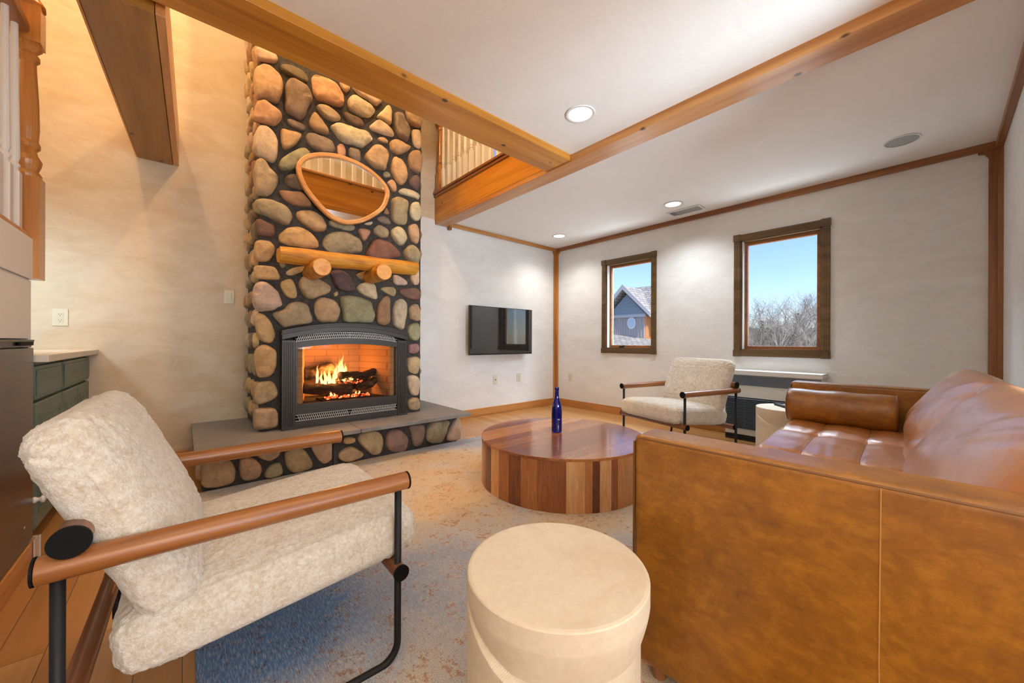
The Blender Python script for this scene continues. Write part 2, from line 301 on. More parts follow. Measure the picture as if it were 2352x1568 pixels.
# ------------------------------------------------------------- mesh helpers
class B:
    def __init__(s): s.v = []; s.f = []; s.c = []
    def add(s, vs, fs, col=None):
        o = len(s.v); s.v += [tuple(v) for v in vs]; s.f += [tuple(i + o for i in f) for f in fs]; s.c += [col]*len(fs); return s
    def box(s, x0, x1, y0, y1, z0, z1, col=None):
        return s.add([(x0,y0,z0),(x1,y0,z0),(x1,y1,z0),(x0,y1,z0),(x0,y0,z1),(x1,y0,z1),(x1,y1,z1),(x0,y1,z1)],
              [(0,3,2,1),(4,5,6,7),(0,1,5,4),(1,2,6,5),(2,3,7,6),(3,0,4,7)], col)
    def rings(s, rs, cap=True, col=None, closed=True):
        n = len(rs[0]); vs = [p for r in rs for p in r]; fs = []
        for i in range(len(rs)-1):
            for j in range(n if closed else n-1):
                k = (j+1) % n; fs.append((i*n+j, i*n+k, (i+1)*n+k, (i+1)*n+j))
        if cap: fs.append(tuple(range(n-1, -1, -1))); fs.append(tuple((len(rs)-1)*n + j for j in range(n)))
        return s.add(vs, fs, col)
    def tube(s, pts, r, n=12, col=None, cap=True):
        pts = [Vector(p) for p in pts]; rs = []; up = None
        R = r if isinstance(r, (list, tuple)) else [r]*len(pts)
        for i, p in enumerate(pts):
            a = pts[max(i-1, 0)]; c = pts[min(i+1, len(pts)-1)]; d = (c-a)
            d = d.normalized() if d.length > 1e-9 else Vector((0,0,1))
            if up is None: up = Vector((0,0,1)) if abs(d.z) < .9 else Vector((1,0,0))
            x = d.cross(up).normalized(); y = x.cross(d).normalized(); up = y
            rs.append([p + (x*cos(2*pi*k/n) + y*sin(2*pi*k/n))*R[i] for k in range(n)])
        return s.rings(rs, cap, col)
    def lathe(s, prof, c=(0,0,0), n=32, col=None, cap=True):
        rs = [[(c[0]+r*cos(2*pi*k/n), c[1]+r*sin(2*pi*k/n), c[2]+z) for k in range(n)] for r, z in prof]
        return s.rings(rs, cap, col)
    def prism(s, poly, y0, y1, plane='xz', col=None):
        def P(a, b, h): return (a, h, b) if plane == 'xz' else ((h, a, b) if plane == 'yz' else (a, b, h))
        n = len(poly); vs = [P(a, b, y0) for a, b in poly] + [P(a, b, y1) for a, b in poly]
        fs = [tuple(range(n)), tuple(range(2*n-1, n-1, -1))] + [(i, i+n, (i+1) % n + n, (i+1) % n) for i in range(n)]
        return s.add(vs, fs, col)
    def ob(s, name, mat, parent=None, smooth=False, bevel=0, seg=2, loc=(0,0,0), rot=(0,0,0), sub=0, fix=True):
        me = bpy.data.meshes.new(name); me.from_pydata(s.v, [], s.f); me.update()
        mats = mat if isinstance(mat, (list, tuple)) else [mat]
        for mm in mats: me.materials.append(mm)
        if any(c is not None for c in s.c):
            at = me.color_attributes.new('tone', 'FLOAT_COLOR', 'CORNER')
            for p, c in zip(me.polygons, s.c):
                for li in p.loop_indices: at.data[li].color = (*(c or (.5,.5,.5)), 1)
        if fix:
            bm = bmesh.new(); bm.from_mesh(me); bmesh.ops.recalc_face_normals(bm, faces=bm.faces); bm.to_mesh(me); bm.free()
        if smooth: me.polygons.foreach_set('use_smooth', [True]*len(me.polygons))
        o = bpy.data.objects.new(name, me); COL.objects.link(o); o.location = loc; o.rotation_euler = rot
        if parent: o.parent = parent
        if bevel:
            md = o.modifiers.new('bevel', 'BEVEL'); md.width = bevel; md.segments = seg; md.limit_method = 'ANGLE'; md.angle_limit = radians(40)
            if smooth is None or seg > 1:
                me.polygons.foreach_set('use_smooth', [True]*len(me.polygons)); md.harden_normals = True
        if sub: md = o.modifiers.new('sub', 'SUBSURF'); md.levels = sub; md.render_levels = sub
        return o
def box(name, mat, parent, x0, x1, y0, y1, z0, z1, bevel=0, **k): return B().box(x0,x1,y0,y1,z0,z1).ob(name, mat, parent, bevel=bevel, **k)
def thing(name, label, cat, loc=(0,0,0), rz=0, group=None):
    o = bpy.data.objects.new(name, None); COL.objects.link(o); o.location = loc; o.rotation_euler = (0,0,rz); o.empty_display_size = .1
    return tag(o, label, cat, group)
def tag(o, label, cat, group=None, kind=None):
    o['label'] = label; o['category'] = cat
    if group: o['group'] = group
    if kind: o['kind'] = kind
    return o
def struct(o): o['kind'] = 'structure'; return o
def dup(root, loc=None, rz=None, label=None, parent=None):
    r = root.copy(); COL.objects.link(r)
    if parent is not None: r.parent = parent
    if loc is not None: r.location = loc
    if rz is not None: r.rotation_euler = (0,0,rz)
    if label: r['label'] = label
    for ch in [c for c in root.children]: dup(ch, parent=r)
    return r
def cushion(cx, cy, cz, w, d, h, ex=.28, ez=.5, nx=48, nz=24, crown=0.0, noise_amp=0.0, fr=3.0, seed=0):
    """closed pillow: superellipse plan (w x d), rounded height h, on a local XY plan"""
    b = B(); rs = []
    def se(c, e): return (abs(c)**e)*(1 if c >= 0 else -1)
    for i in range(nz+1):
        ph = -pi/2 + pi*i/nz; cr = se(cos(ph), ez); z = se(sin(ph), ez)*h/2
        rs.append([Vector((se(cos(2*pi*k/nx), ex)*w/2*cr, se(sin(2*pi*k/nx), ex)*d/2*cr, z)) for k in range(nx)])
    out = []
    for r in rs:
        q = []
        for p in r:
            u = min(1, abs(p.x)/(w/2)); v = min(1, abs(p.y)/(d/2)); k = (1-u**2)*(1-v**2)
            if p.z > 0: p.z += crown*k
            else: p.z -= crown*k*.3
            if noise_amp:
                nv = noise.noise_vector(p*fr + Vector((seed, 0, 0))); p = p + nv*noise_amp
            q.append((p.x+cx, p.y+cy, p.z+cz))
        out.append(q)
    b.rings(out); return b

# ============================================================= THE SETTING
XW, YW, YS, ZC = 4.426, 4.0, -0.298, 2.437
XL, XN = -0.51, -1.12     # fridge wall plane, outer wall of the stair nook
WL = (0.718, 1.387, 0.897, 2.049); WS = (2.385, 3.065, 0.89, 2.05)   # window openings in wall_right: y0,y1,z0,z1
def wall_with_holes(name, plane, c0, c1, a0, a1, z0, z1, holes, mat):
    """plane 'x': thickness c0..c1 in X, runs a0..a1 in Y"""
    b = B(); As = sorted({a0, a1, *[h[0] for h in holes], *[h[1] for h in holes]}); Zs = sorted({z0, z1, *[h[2] for h in holes], *[h[3] for h in holes]})
    for i in range(len(As)-1):
        for j in range(len(Zs)-1):
            ma, mz = (As[i]+As[i+1])/2, (Zs[j]+Zs[j+1])/2
            if any(h[0] < ma < h[1] and h[2] < mz < h[3] for h in holes): continue
            if plane == 'x': b.box(c0, c1, As[i], As[i+1], Zs[j], Zs[j+1])
            else: b.box(As[i], As[i+1], c0, c1, Zs[j], Zs[j+1])
    bm = None; o = b.ob(name, mat, fix=False)
    bm = bmesh.new(); bm.from_mesh(o.data); bmesh.ops.remove_doubles(bm, verts=bm.verts, dist=1e-5)
    seen = {}; 
    for f in bm.faces: seen.setdefault(tuple(sorted(v.index for v in f.verts)), []).append(f)
    dead = [f for fs in seen.values() if len(fs) > 1 for f in fs]; bmesh.ops.delete(bm, geom=dead, context='FACES_ONLY')
    bm.to_mesh(o.data); bm.free(); return struct(o)
ROOFZ = 5.2
struct(box('floor', M['floor'], None, XN, XW+.15, -3.05, YW+.12, -.1, 0))
wall_with_holes('wall_front', 'y', YW, YW+.12, XN, 1.2, 0, ROOFZ, [], M['wallb'])  # same wall split beige and pale, painting in its warm and cool light
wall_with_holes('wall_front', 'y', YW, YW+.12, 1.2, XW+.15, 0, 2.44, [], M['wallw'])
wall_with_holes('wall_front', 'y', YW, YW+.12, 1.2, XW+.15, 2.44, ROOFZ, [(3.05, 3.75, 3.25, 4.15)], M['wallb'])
wall_with_holes('wall_right', 'x', XW, XW+.15, -2.95, YW, 0, ROOFZ, [WL, WS], M['wallw'])
struct(box('wall_back', M['wallw'], None, 1.9, XW, YS-.12, YS, 0, ZC))
struct(box('wall_rear', M['wallb'], None, XN, XW+.15, -3.05, -2.95, 0, ROOFZ))
struct(box('wall_side', M['wallw'], None, 1.9, 2.02, -2.95, YS-.12, 0, ZC))
# fridge wall: recess for the fridge and the nook beyond its end
wall_with_holes('wall_left', 'x', XL-.09, XL, -2.95, 2.66, 0, 1.24, [(1.93, 2.625, .105, .985)], M['white'])
struct(box('wall_nook', M['wallw'], None, XN-.1, XN, -3.05, YW, 0, ROOFZ))
struct(box('ceiling', M['ceil'], None, XL, 2.266, -2.95, 1.90, ZC, 2.72))
struct(box('ceiling', M['ceil'], None, 2.44, XW, YS, YW, ZC, 2.72))
struct(box('ceiling', M['ceil'], None, 2.27, XW, -2.95, YS-.001, ZC, 2.72))
struct(box('ceiling', M['ceil'], None, XN, XW+.15, -3.05, YW+.12, ROOFZ, ROOFZ+.1))
# the landing on the left, over the fridge
struct(box('landing_floor', M['white'], None, XN, XL-.005, -2.95, 2.655, 1.24, 1.425))
struct(box('trim_5', M['white'], None, XL-.005, XL+.006, -2.9, 2.655, 1.246, 1.425))
# ceiling line, corner posts and skirting
struct(box('trim_1', M['trimx'], None, 2.44, XW-.0, YW-.035, YW, ZC-.045, ZC, .004))
struct(box('trim_2', M['brny'], None, XW-.035, XW, YS, YW-.035, ZC-.052, ZC, .004))
struct(box('trim_3', M['brnx'], None, 1.9, XW-.035, YS, YS+.035, ZC-.052, ZC, .004))
post = B().box(XW-.062, XW-.001, YW-.026, YW-.0, .10, ZC-.045).box(XW-.026, XW, YW-.055, YW-.026, .10, ZC-.045)
for s, f in ((0, 0), (1, 0)):
    pass
post.prism([(XW-.062, ZC-.045), (XW-.085, ZC-.045), (XW-.085, ZC-.062), (XW-.062, ZC-.10)], YW-.026, YW, 'xz')
post.prism([(YW-.055, ZC-.045), (YW-.085, ZC-.045), (YW-.085, ZC-.062), (YW-.055, ZC-.10)], XW-.026, XW, 'yz')
struct(post.ob('trim_4', M['trimz']))
post = B().box(XW-.028, XW, YS+.026, YS+.066, 0, ZC-.052).box(XW-.045, XW-.028+.028, YS, YS+.026, 0, ZC-.052)
post.prism([(YS+.066, ZC-.052), (YS+.115, ZC-.052), (YS+.115, ZC-.067), (YS+.085, ZC-.075), (YS+.066, ZC-.105)], XW-.028, XW, 'yz')
struct(post.ob('trim_6', M['brnz']))
def baseboard(name, x0, x1, y0, y1, ax):
    struct(box(name, M['trim'+ax], None, x0, x1, y0, y1, 0, .10, .005))
baseboard('baseboard_front', 2.06, XW-.018, YW-.018, YW, 'x'); baseboard('baseboard_front', -.46, .045, YW-.018, YW, 'x')
baseboard('baseboard_right', XW-.018, XW, 1.50, YW-.018, 'y'); baseboard('baseboard_right', XW-.018, XW, YS, .62, 'y')
baseboard('baseboard_left', XL, XL+.018, -2.9, 2.66, 'y')
guard = B().box(XL-.05, XL+.03, 2.662, 2.667, 0, .105).box(XL+.020, XL+.026, 2.60, 2.667, 0, .105)
o = guard.ob('corner_guard', M['clear']); tag(o, 'translucent plastic guard on the skirting corner beside the fridge', 'corner guard')
o = B().lathe([(.004,0),(.012,.002),(.014,.012),(.009,.018),(.009,.026),(.016,.030),(.016,.038),(.008,.042)], n=20).ob('gate_catch', M['white'], smooth=True, loc=(XL+.006, 2.64, .27), rot=(0, pi/2, 0)); tag(o, 'small white round gate catch on the wall end beside the fridge', 'catch')

# ---- beams
def beam(name, poly_fn, mat, label, seams=True):
    pass
lb = B().box(2.266, 2.432, YS, YW, 2.380, ZC).box(2.262, 2.40, 2.165, YW, ZC, 2.72).box(2.262, 2.415, 2.165, YW, ZC-.03, ZC)
o = thing('ceiling_beam', 'long honey pine beam running from the front wall over the sofa', 'beam', (0,0,0))
B().box(2.266, 2.432, -2.0 if False else YS+.002, YW-.001, 2.380, ZC+.02).ob('beam_body', M['beamy'], o, bevel=.004)
B().box(2.262, 2.40, 2.166, YW-.001, ZC-.018, 2.724).ob('fascia_board', M['piney'], o, bevel=.003)
B().box(2.235, 2.40, 2.166, YW-.001, 2.724, 2.752).box(2.247, 2.262, 2.166, YW-.001, 2.695, 2.724).ob('fascia_lip', M['brny'], o, bevel=.006)
o = thing('ceiling_beam', 'honey pine beam crossing in front of the chimney above the coffee table', 'beam', (0,0,0))
B().box(XL-.5, 2.262, 1.900, 2.162, 2.390, ZC+.02).ob('beam_body', M['pinex'], o, bevel=.004)
B().box(XL-.5, 2.262, 2.02, 2.168, ZC-.01, 2.724).ob('fascia_board', M['pinex'], o, bevel=.003)
B().box(XL-.5, 2.262, 1.99, 2.195, 2.724, 2.750).ob('fascia_lip', M['trimx'], o, bevel=.006)
# boxed tie beam, running from the cross beam to the front wall
o = thing('tie_beam', 'knotty boxed pine beam reaching the stair wall left of the chimney', 'beam', (0,0,0))
def skew(x0a, x1a, x0b, x1b, z0, z1): # a at y=2.17, b at the wall
    return B().add([(x0a,2.197,z0),(x1a,2.197,z0),(x1b,3.999,z0),(x0b,3.999,z0),(x0a,2.197,z1),(x1a,2.197,z1),(x1b,3.999,z1),(x0b,3.999,z1)], [(0,3,2,1),(4,5,6,7),(0,1,5,4),(1,2,6,5),(2,3,7,6),(3,0,4,7)])
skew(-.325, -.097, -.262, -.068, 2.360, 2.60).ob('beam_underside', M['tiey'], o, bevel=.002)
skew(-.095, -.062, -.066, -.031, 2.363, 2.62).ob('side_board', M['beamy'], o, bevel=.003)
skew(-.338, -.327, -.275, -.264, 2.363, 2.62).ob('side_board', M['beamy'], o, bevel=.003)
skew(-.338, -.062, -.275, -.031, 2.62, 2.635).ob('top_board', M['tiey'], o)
# ledger under the ceiling beam end
tag(box('beam_bracket', M['brnx'], None, 2.436, 2.475, YW-.05, YW-.001, 2.345, 2.388, .004), 'small dark bracket under the end of the long beam', 'bracket')

# ---- windows
def window(n, hole, crank):
    y0, y1, z0, z1 = hole; root = thing('window_%d' % n, '', 'window'); del root['label']; del root['category']; struct(root)
    cw = .062; x = XW
    c = B()
    for ya, yb, za, zb in ((y0-cw, y0, z0, z1), (y1, y1+cw, z0, z1), (y0, y1, z1, z1+cw), (y0, y1, z0-cw, z0)):
        c.box(x-.016, x, ya, yb, za, zb)
        if yb-ya < zb-za:
            for k in (.25, .5, .75): c.box(x-.021, x-.016, ya+cw*k-.006, ya+cw*k+.006, za, zb)
        else:
            for k in (.25, .5, .75): c.box(x-.021, x-.016, ya, yb, za+cw*k-.006, za+cw*k+.006)
    c.ob('casing', M['casing'], root)
    for ya in (y0-cw-.003, y1-.003):
        for za in (z0-cw-.003, z1-.003):
            B().box(x-.028, x, ya, ya+cw+.006, za, za+cw+.006).box(x-.033, x-.028, ya+.014, ya+cw-.008, za+.014, za+cw-.008).ob('corner_block', M['casing'], root)
    j = B()
    j.box(x-.002, x+.07, y0, y0+.012, z0, z1).box(x-.002, x+.07, y1-.012, y1, z0, z1).box(x-.002, x+.07, y0, y1, z1-.012, z1).box(x-.002, x+.07, y0, y1, z0, z0+.012)
    j.ob('jamb', M['white'] if False else M['casing'], root)
    B().box(x+.004, x+.060, y1-.020, y1-.012, z0+.012, z1-.012).ob('jamb_liner', M['white'], root)
    s = B(); a = .034
    for ya, yb, za, zb in ((y0+.012, y0+.012+a, z0+.012, z1-.012), (y1-.012-a, y1-.012, z0+.012, z1-.012), (y0+.012+a, y1-.012-a, z1-.012-a, z1-.012), (y0+.012+a, y1-.012-a, z0+.012, z0+.012+a)):
        s.box(x+.060, x+.105, ya, yb, za, zb)
    s.ob('sash', M['brny'], root, bevel=.003)
    box('pane', M['pane'], root, x+.080, x+.085, y0+.046, y1-.046, z0+.046, z1-.046)
    B().box(x+.105, x+.15, y0, y0+.02, z0, z1).box(x+.105, x+.15, y1-.02, y1, z0, z1).box(x+.105, x+.15, y0, y1, z0, z0+.02).box(x+.105, x+.15, y0, y1, z1-.02, z1).ob('outer_frame', M['ptac'], root)
    if crank:
        B().box(x+.01, x+.035, (y0+y1)/2-.02+.09, (y0+y1)/2+.05+.09, z0+.012, z0+.034).tube([(x+.02, (y0+y1)/2+.10, z0+.03), (x+.0, (y0+y1)/2+.06, z0+.044), (x-.008, (y0+y1)/2, z0+.034)], .005, 8).ob('crank_handle', M['tvbody'], root)
window(1, WS, True); window(2, WL, False)
root = thing('window_3', '', 'w'); del root['label']; del root['category']; struct(root)
f = B().box(3.05, 3.09, YW, YW+.1, 3.25, 4.15).box(3.71, 3.75, YW, YW+.1, 3.25, 4.15).box(3.09, 3.71, YW, YW+.1, 3.25, 3.29).box(3.09, 3.71, YW, YW+.1, 4.11, 4.15); f.ob('frame', M['white'], root)
box('pane', M['pane'], root, 3.09, 3.71, YW+.05, YW+.055, 3.29, 4.11)

# ---- railings
def baluster_mesh(h):
    b = B().box(-.019, .019, -.019, .019, 0, .24)
    b.lathe([(.017,.24),(.012,.255),(.019,.268),(.012,.282),(.017,.30),(.0165,.34),(.013,h-.16),(.011,h-.02),(.011,h)], n=12); return b
def newel_mesh(h, w=.045, lo=.46, up=.62):
    b = B().box(-w, w, -w, w, 0, lo).box(-w, w, -w, w, h-(h-(lo+up)), h)
    z0, z1 = lo, lo+up
    b.lathe([(w*.95, z0), (w*.98, z0+.012), (w*.72, z0+.03), (w*.92, z0+.055), (w*.98, z0+.075), (w*.7, z0+.10), (w*.6, z0+.12), (w*.86, z0+.135), (w*.86, z0+.15), (w*.72, z0+.165),
             (w*.8, z0+.22), (w*.74, z0+.34), (w*.60, z1-.13), (w*.56, z1-.085), (w*.80, z1-.072), (w*.80, z1-.055), (w*.6, z1-.04), (w*.98, z1-.018), (w*.98, z1)], n=24); return b
def railing(name, label, x0, y0, x1, y1, z, h, nb, newels, group=None, handrail=True):
    r = thing(name, label, 'railing', (x0, y0, z)); dx, dy = x1-x0, y1-y0; l = sqrt(dx*dx+dy*dy); an = atan2(dy, dx)
    ax = 'x' if abs(dx) > abs(dy) else 'y'
    B().box(0, l, -.032, .032, 0, .028).ob('shoe_rail', M['trimx'], r, bevel=.012, rot=(0, 0, an))
    if handrail: B().box(0, l, -.032, .032, h, h+.05).ob('handrail', M['brnx'], r, bevel=.014, rot=(0, 0, an))
    first = None
    for k in range(nb):
        t = (k+.5)/nb
        if first is None: first = baluster_mesh(h-.028).ob('baluster', M['white'], r); o = first
        else: o = first.copy(); COL.objects.link(o); o.parent = r
        o.location = (dx*t, dy*t, .028)
    return r
r = railing('balcony_railing', 'balcony railing of white balusters above the long beam right of the chimney', 2.305, 2.20, 2.305, 3.935, 2.752, .86, 15, 1)
B_ = newel_mesh(.98, .042, .22, .60).ob('newel_post', M['oaknewel'], r, loc=(0, 1.75, -.0), bevel=0)
r2 = railing('loft_railing', 'loft railing of white balusters seen only in the oval mirror', XL+.02, 2.09, 2.22, 2.09, 2.750, .86, 23, 1)
r3 = railing('landing_railing', 'white baluster railing of the stair landing at the far left', XL-.035, .6, XL-.035, 2.655, 1.427, .90, 18, 1)
nw = newel_mesh(1.22, .0425, .455, .60).ob('newel_post', M['oaknewel'], r3, loc=(.018, 2.0975, -.175))
B().lathe([(.0425*1.2, 0), (.05, .02), (.03, .05), (.045, .09), (.02, .13)], n=20).ob('newel_cap', M['oaknewel'], r3, loc=(.018, 2.0975, 1.045), smooth=True)
box('newel_return', M['oaknewel'], r3, -.0, .0605-.0, 2.065, 2.066, -.1, -.05)

# ============================================================= CHIMNEY, HEARTH AND FIRE
PAL = dict(t=(.50,.36,.21), o=(.55,.35,.20), w=(.62,.50,.36), g=(.26,.20,.15), d=(.175,.13,.09), k=(.40,.26,.15), b=(.36,.22,.12), n=(.38,.32,.20), y=(.61,.41,.20), p=(.135,.085,.085), q=(.32,.20,.17), r=(.21,.115,.085))
STONES = """w 386,3125 432,3143 511,3158 538,3121 520,3073 411,3046 394,3078
t 385,2978 423,3014 488,3040 533,3012 571,2961 559,2840 532,2781 501,2773 440,2776 397,2748 377,2868
d 546,3076 601,3105 667,3115 725,3097 742,3036 710,3019 629,3025 555,3033
g 601,2991 634,3011 720,3001 752,2961 782,2901 749,2855 714,2745 675,2716 591,2726 577,2779 582,2940
o 760,3074 800,3123 893,3124 962,3104 1007,3014 1009,2962 978,2938 892,2925 809,2919 774,2970
n 794,2876 845,2903 913,2905 983,2859 983,2830 929,2789 881,2791 814,2832
o 401,2737 440,2766 487,2742 570,2702 531,2608 456,2596 376,2590 376,2641
g 591,2678 614,2693 709,2689 724,2664 704,2632 609,2643
k 779,2815 814,2792 855,2747 891,2704 889,2663 783,2664 743,2699 749,2750
w 409,2567 456,2580 504,2546 529,2498 535,2424 526,2349 508,2317 456,2332 392,2348 375,2444
o 554,2590 586,2608 685,2601 694,2583 656,2504 595,2452 572,2449 549,2510
g 733,2624 773,2644 875,2636 928,2626 942,2585 939,2549 907,2516 823,2506 748,2530 721,2581
t 967,3152 1050,3155 1061,3119 1032,3080 999,3092
w 1066,3151 1153,3172 1355,3161 1298,3076 1261,3073 1206,3098 1135,3104
w 1043,3024 1066,3068 1100,3080 1176,3068 1261,3054 1284,3021 1224,2939 1164,2924 1066,2939 1038,2963
d 1001,2904 1032,2914 1066,2904 1135,2913 1176,2887 1184,2845 1134,2835 1054,2834 1015,2866
w 897,2743 938,2782 982,2798 1105,2807 1223,2814 1263,2767 1217,2721 1169,2662 1116,2653 1082,2662 1031,2650 987,2658 943,2689
o 959,2608 981,2630 1009,2631 1025,2596 1028,2527 964,2518 959,2568
g 1045,2608 1059,2625 1128,2630 1145,2600 1154,2543 1139,2514 1059,2542
w 1291,2987 1336,3047 1387,3125 1413,3126 1429,3085 1422,2962 1412,2952 1348,2972 1298,2971
g 1449,3068 1486,3098 1533,3098 1560,3054 1602,3011 1608,2967 1587,2862 1559,2849 1478,2875 1452,2948
t 1554,3174 1652,3214 1731,3187 1724,3043 1644,3027 1595,3041
w 1630,2988 1665,3008 1716,3007 1723,2849 1701,2828 1650,2844 1633,2904
w 1227,2876 1273,2936 1316,2956 1373,2944 1432,2922 1448,2864 1418,2847 1335,2842 1236,2843
o 1300,2799 1354,2821 1399,2802 1395,2776 1354,2768 1303,2775
o 1412,2798 1458,2836 1498,2847 1539,2832 1615,2826 1601,2788 1531,2726 1477,2705 1424,2717 1411,2756
o 1235,2684 1272,2727 1334,2743 1392,2706 1405,2672 1378,2538 1353,2518 1283,2516 1210,2549 1178,2587
b 1601,2762 1643,2799 1693,2813 1722,2769 1729,2691 1707,2590 1685,2591 1614,2609 1586,2686
o 1444,2666 1471,2684 1531,2668 1572,2616 1579,2534 1565,2470 1517,2431 1476,2452 1417,2544
n 1353,2506 1385,2522 1417,2500 1417,2474 1371,2455 1346,2473
n 637,2453 684,2491 723,2499 753,2481 748,2441 650,2318 608,2284 553,2284 535,2310 553,2363
t 396,2308 421,2326 451,2315 486,2269 539,2222 534,2158 498,2078 403,2041 387,2098 379,2212
d 580,2234 608,2260 664,2285 732,2217 722,2170 674,2158 608,2162 584,2187
b 539,2117 571,2133 626,2135 698,2148 761,2081 766,2049 731,2036 635,2035 570,2062
n 382,2006 420,2023 498,2034 561,2018 607,1991 635,1949 630,1916 611,1870 561,1870 467,1903 411,1921 382,1930
t 663,1983 697,2006 781,2020 842,1983 878,1917 873,1882 831,1858 770,1863 706,1900 663,1939
r 399,1868 420,1875 511,1855 520,1825 511,1761 471,1754 407,1758 394,1821
y 538,1782 583,1838 644,1863 706,1864 780,1826 821,1772 821,1733 730,1713 551,1721
y 390,1704 436,1727 484,1731 515,1689 517,1672 510,1629 484,1574 423,1562 385,1597
n 980,1900 1045,1892 1125,1860 1160,1806 1154,1745 1046,1716 883,1714 852,1755 857,1812 894,1864
n 891,1971 937,1969 1104,1974 1104,1938 1069,1914 937,1917 899,1933
o 1381,2419 1417,2457 1450,2457 1469,2418 1479,2376 1469,2354 1429,2347 1410,2389
p 1600,2499 1642,2560 1678,2574 1707,2549 1710,2483 1692,2421 1649,2427 1599,2459
w 1496,2380 1537,2413 1599,2417 1685,2413 1717,2385 1699,2340 1663,2351 1585,2351 1503,2350
n 1433,2287 1476,2314 1530,2315 1588,2287 1581,2200 1573,2082 1529,2063 1461,2065 1429,2103 1429,2204
w 1620,2275 1655,2313 1699,2320 1724,2273 1724,2192 1698,2134 1655,2131 1612,2168 1609,2226
g 1282,2072 1345,2110 1396,2096 1428,2059 1415,2043 1332,2039
n 1257,1968 1294,2013 1325,2022 1402,1996 1405,1934 1382,1914 1325,1907 1269,1928
w 1428,1995 1468,2041 1515,2044 1563,2002 1583,1947 1555,1890 1507,1866 1467,1894 1428,1945
t 1587,2065 1633,2094 1683,2101 1708,2036 1701,1934 1682,1905 1632,1929 1604,1983
o 1131,1950 1172,1958 1226,1956 1241,1929 1196,1854 1172,1856 1137,1915
r 1195,1757 1244,1856 1293,1895 1369,1890 1447,1866 1501,1817 1514,1755 1356,1707 1207,1698
n 1541,1830 1597,1884 1639,1898 1689,1866 1715,1803 1692,1714 1667,1724 1576,1744 1545,1791
b 1358,2163 1383,2200 1406,2148 1402,2129 1351,2130
w 1172,2000 1251,2041 1260,2024 1232,1994
y 385,1525 432,1539 506,1538 537,1503 555,1463 541,1440 474,1433 393,1435
g 537,1573 587,1572 592,1546 559,1526
y 587,1503 634,1546 715,1570 735,1559 705,1522 633,1484 596,1486
y 559,1426 591,1451 628,1455 652,1419 668,1335 652,1309 614,1304 577,1338 554,1389
t 690,1472 725,1500 769,1499 809,1479 871,1463 913,1416 892,1363 819,1340 759,1308 719,1327 685,1390 676,1432
w 389,1389 414,1414 453,1416 509,1380 541,1346 574,1253 522,1219 465,1195 418,1193 388,1227 376,1307
n 604,1261 642,1284 695,1290 734,1274 768,1193 765,1116 728,1104 651,1097 585,1077 558,1087 531,1136 498,1166 509,1192 586,1222
o 783,1277 819,1324 881,1337 945,1310 986,1249 977,1185 950,1138 881,1124 824,1134 793,1189
t 929,1371 962,1397 972,1363 945,1344
y 396,1167 418,1183 465,1165 504,1109 524,1021 513,974 490,958 434,969 409,1020 392,1101
p 903,1547 945,1569 1010,1568 1072,1531 1106,1458 1103,1410 1032,1392 977,1405 933,1453
n 982,1342 1026,1366 1111,1366 1218,1341 1260,1301 1278,1204 1266,1142 1181,1134 1036,1135 1009,1158 1003,1239
w 1123,1447 1170,1485 1218,1493 1279,1486 1298,1414 1301,1353 1267,1347 1170,1380 1129,1412
b 1118,1554 1171,1584 1237,1589 1237,1543 1206,1519 1153,1513 1118,1536
w 1446,1585 1479,1592 1582,1548 1589,1516 1561,1501 1452,1497
t 1329,1448 1368,1470 1452,1475 1479,1448 1465,1393 1432,1390 1348,1431
r 1513,1458 1561,1475 1681,1492 1710,1455 1709,1388 1680,1369 1595,1380 1519,1413
b 1342,1368 1393,1387 1426,1368 1419,1310 1415,1134 1379,1114 1322,1119 1291,1149 1297,1285
w 1465,1339 1512,1374 1553,1370 1581,1327 1580,1242 1559,1150 1542,1085 1518,1078 1451,1122 1441,1198 1448,1287
t 1609,1302 1658,1335 1702,1334 1716,1275 1716,1181 1679,1174 1615,1191 1605,1243
n 1594,1125 1658,1160 1705,1158 1719,1095 1708,1001 1671,981 1607,1001 1583,1060
q 1593,949 1650,962 1700,955 1715,914 1700,868 1642,856 1593,871
w 1624,1612 1689,1679 1707,1661 1710,1528 1652,1516 1624,1566
t 1586,818 1649,836 1703,828 1718,767 1706,674 1670,666 1606,687 1582,740
w 1585,649 1634,659 1702,641 1717,580 1705,474 1676,457 1619,469 1598,537
t 1591,414 1640,448 1702,435 1723,379 1712,320 1661,313 1605,334 1584,375
y 400,919 434,949 482,940 530,906 532,853 523,749 481,710 416,700 399,782 391,868
t 403,665 446,677 503,675 529,639 543,580 534,550 489,523 424,503 386,525 386,606
t 394,478 450,484 529,472 544,397 542,334 502,319 398,321 385,368 388,444"""
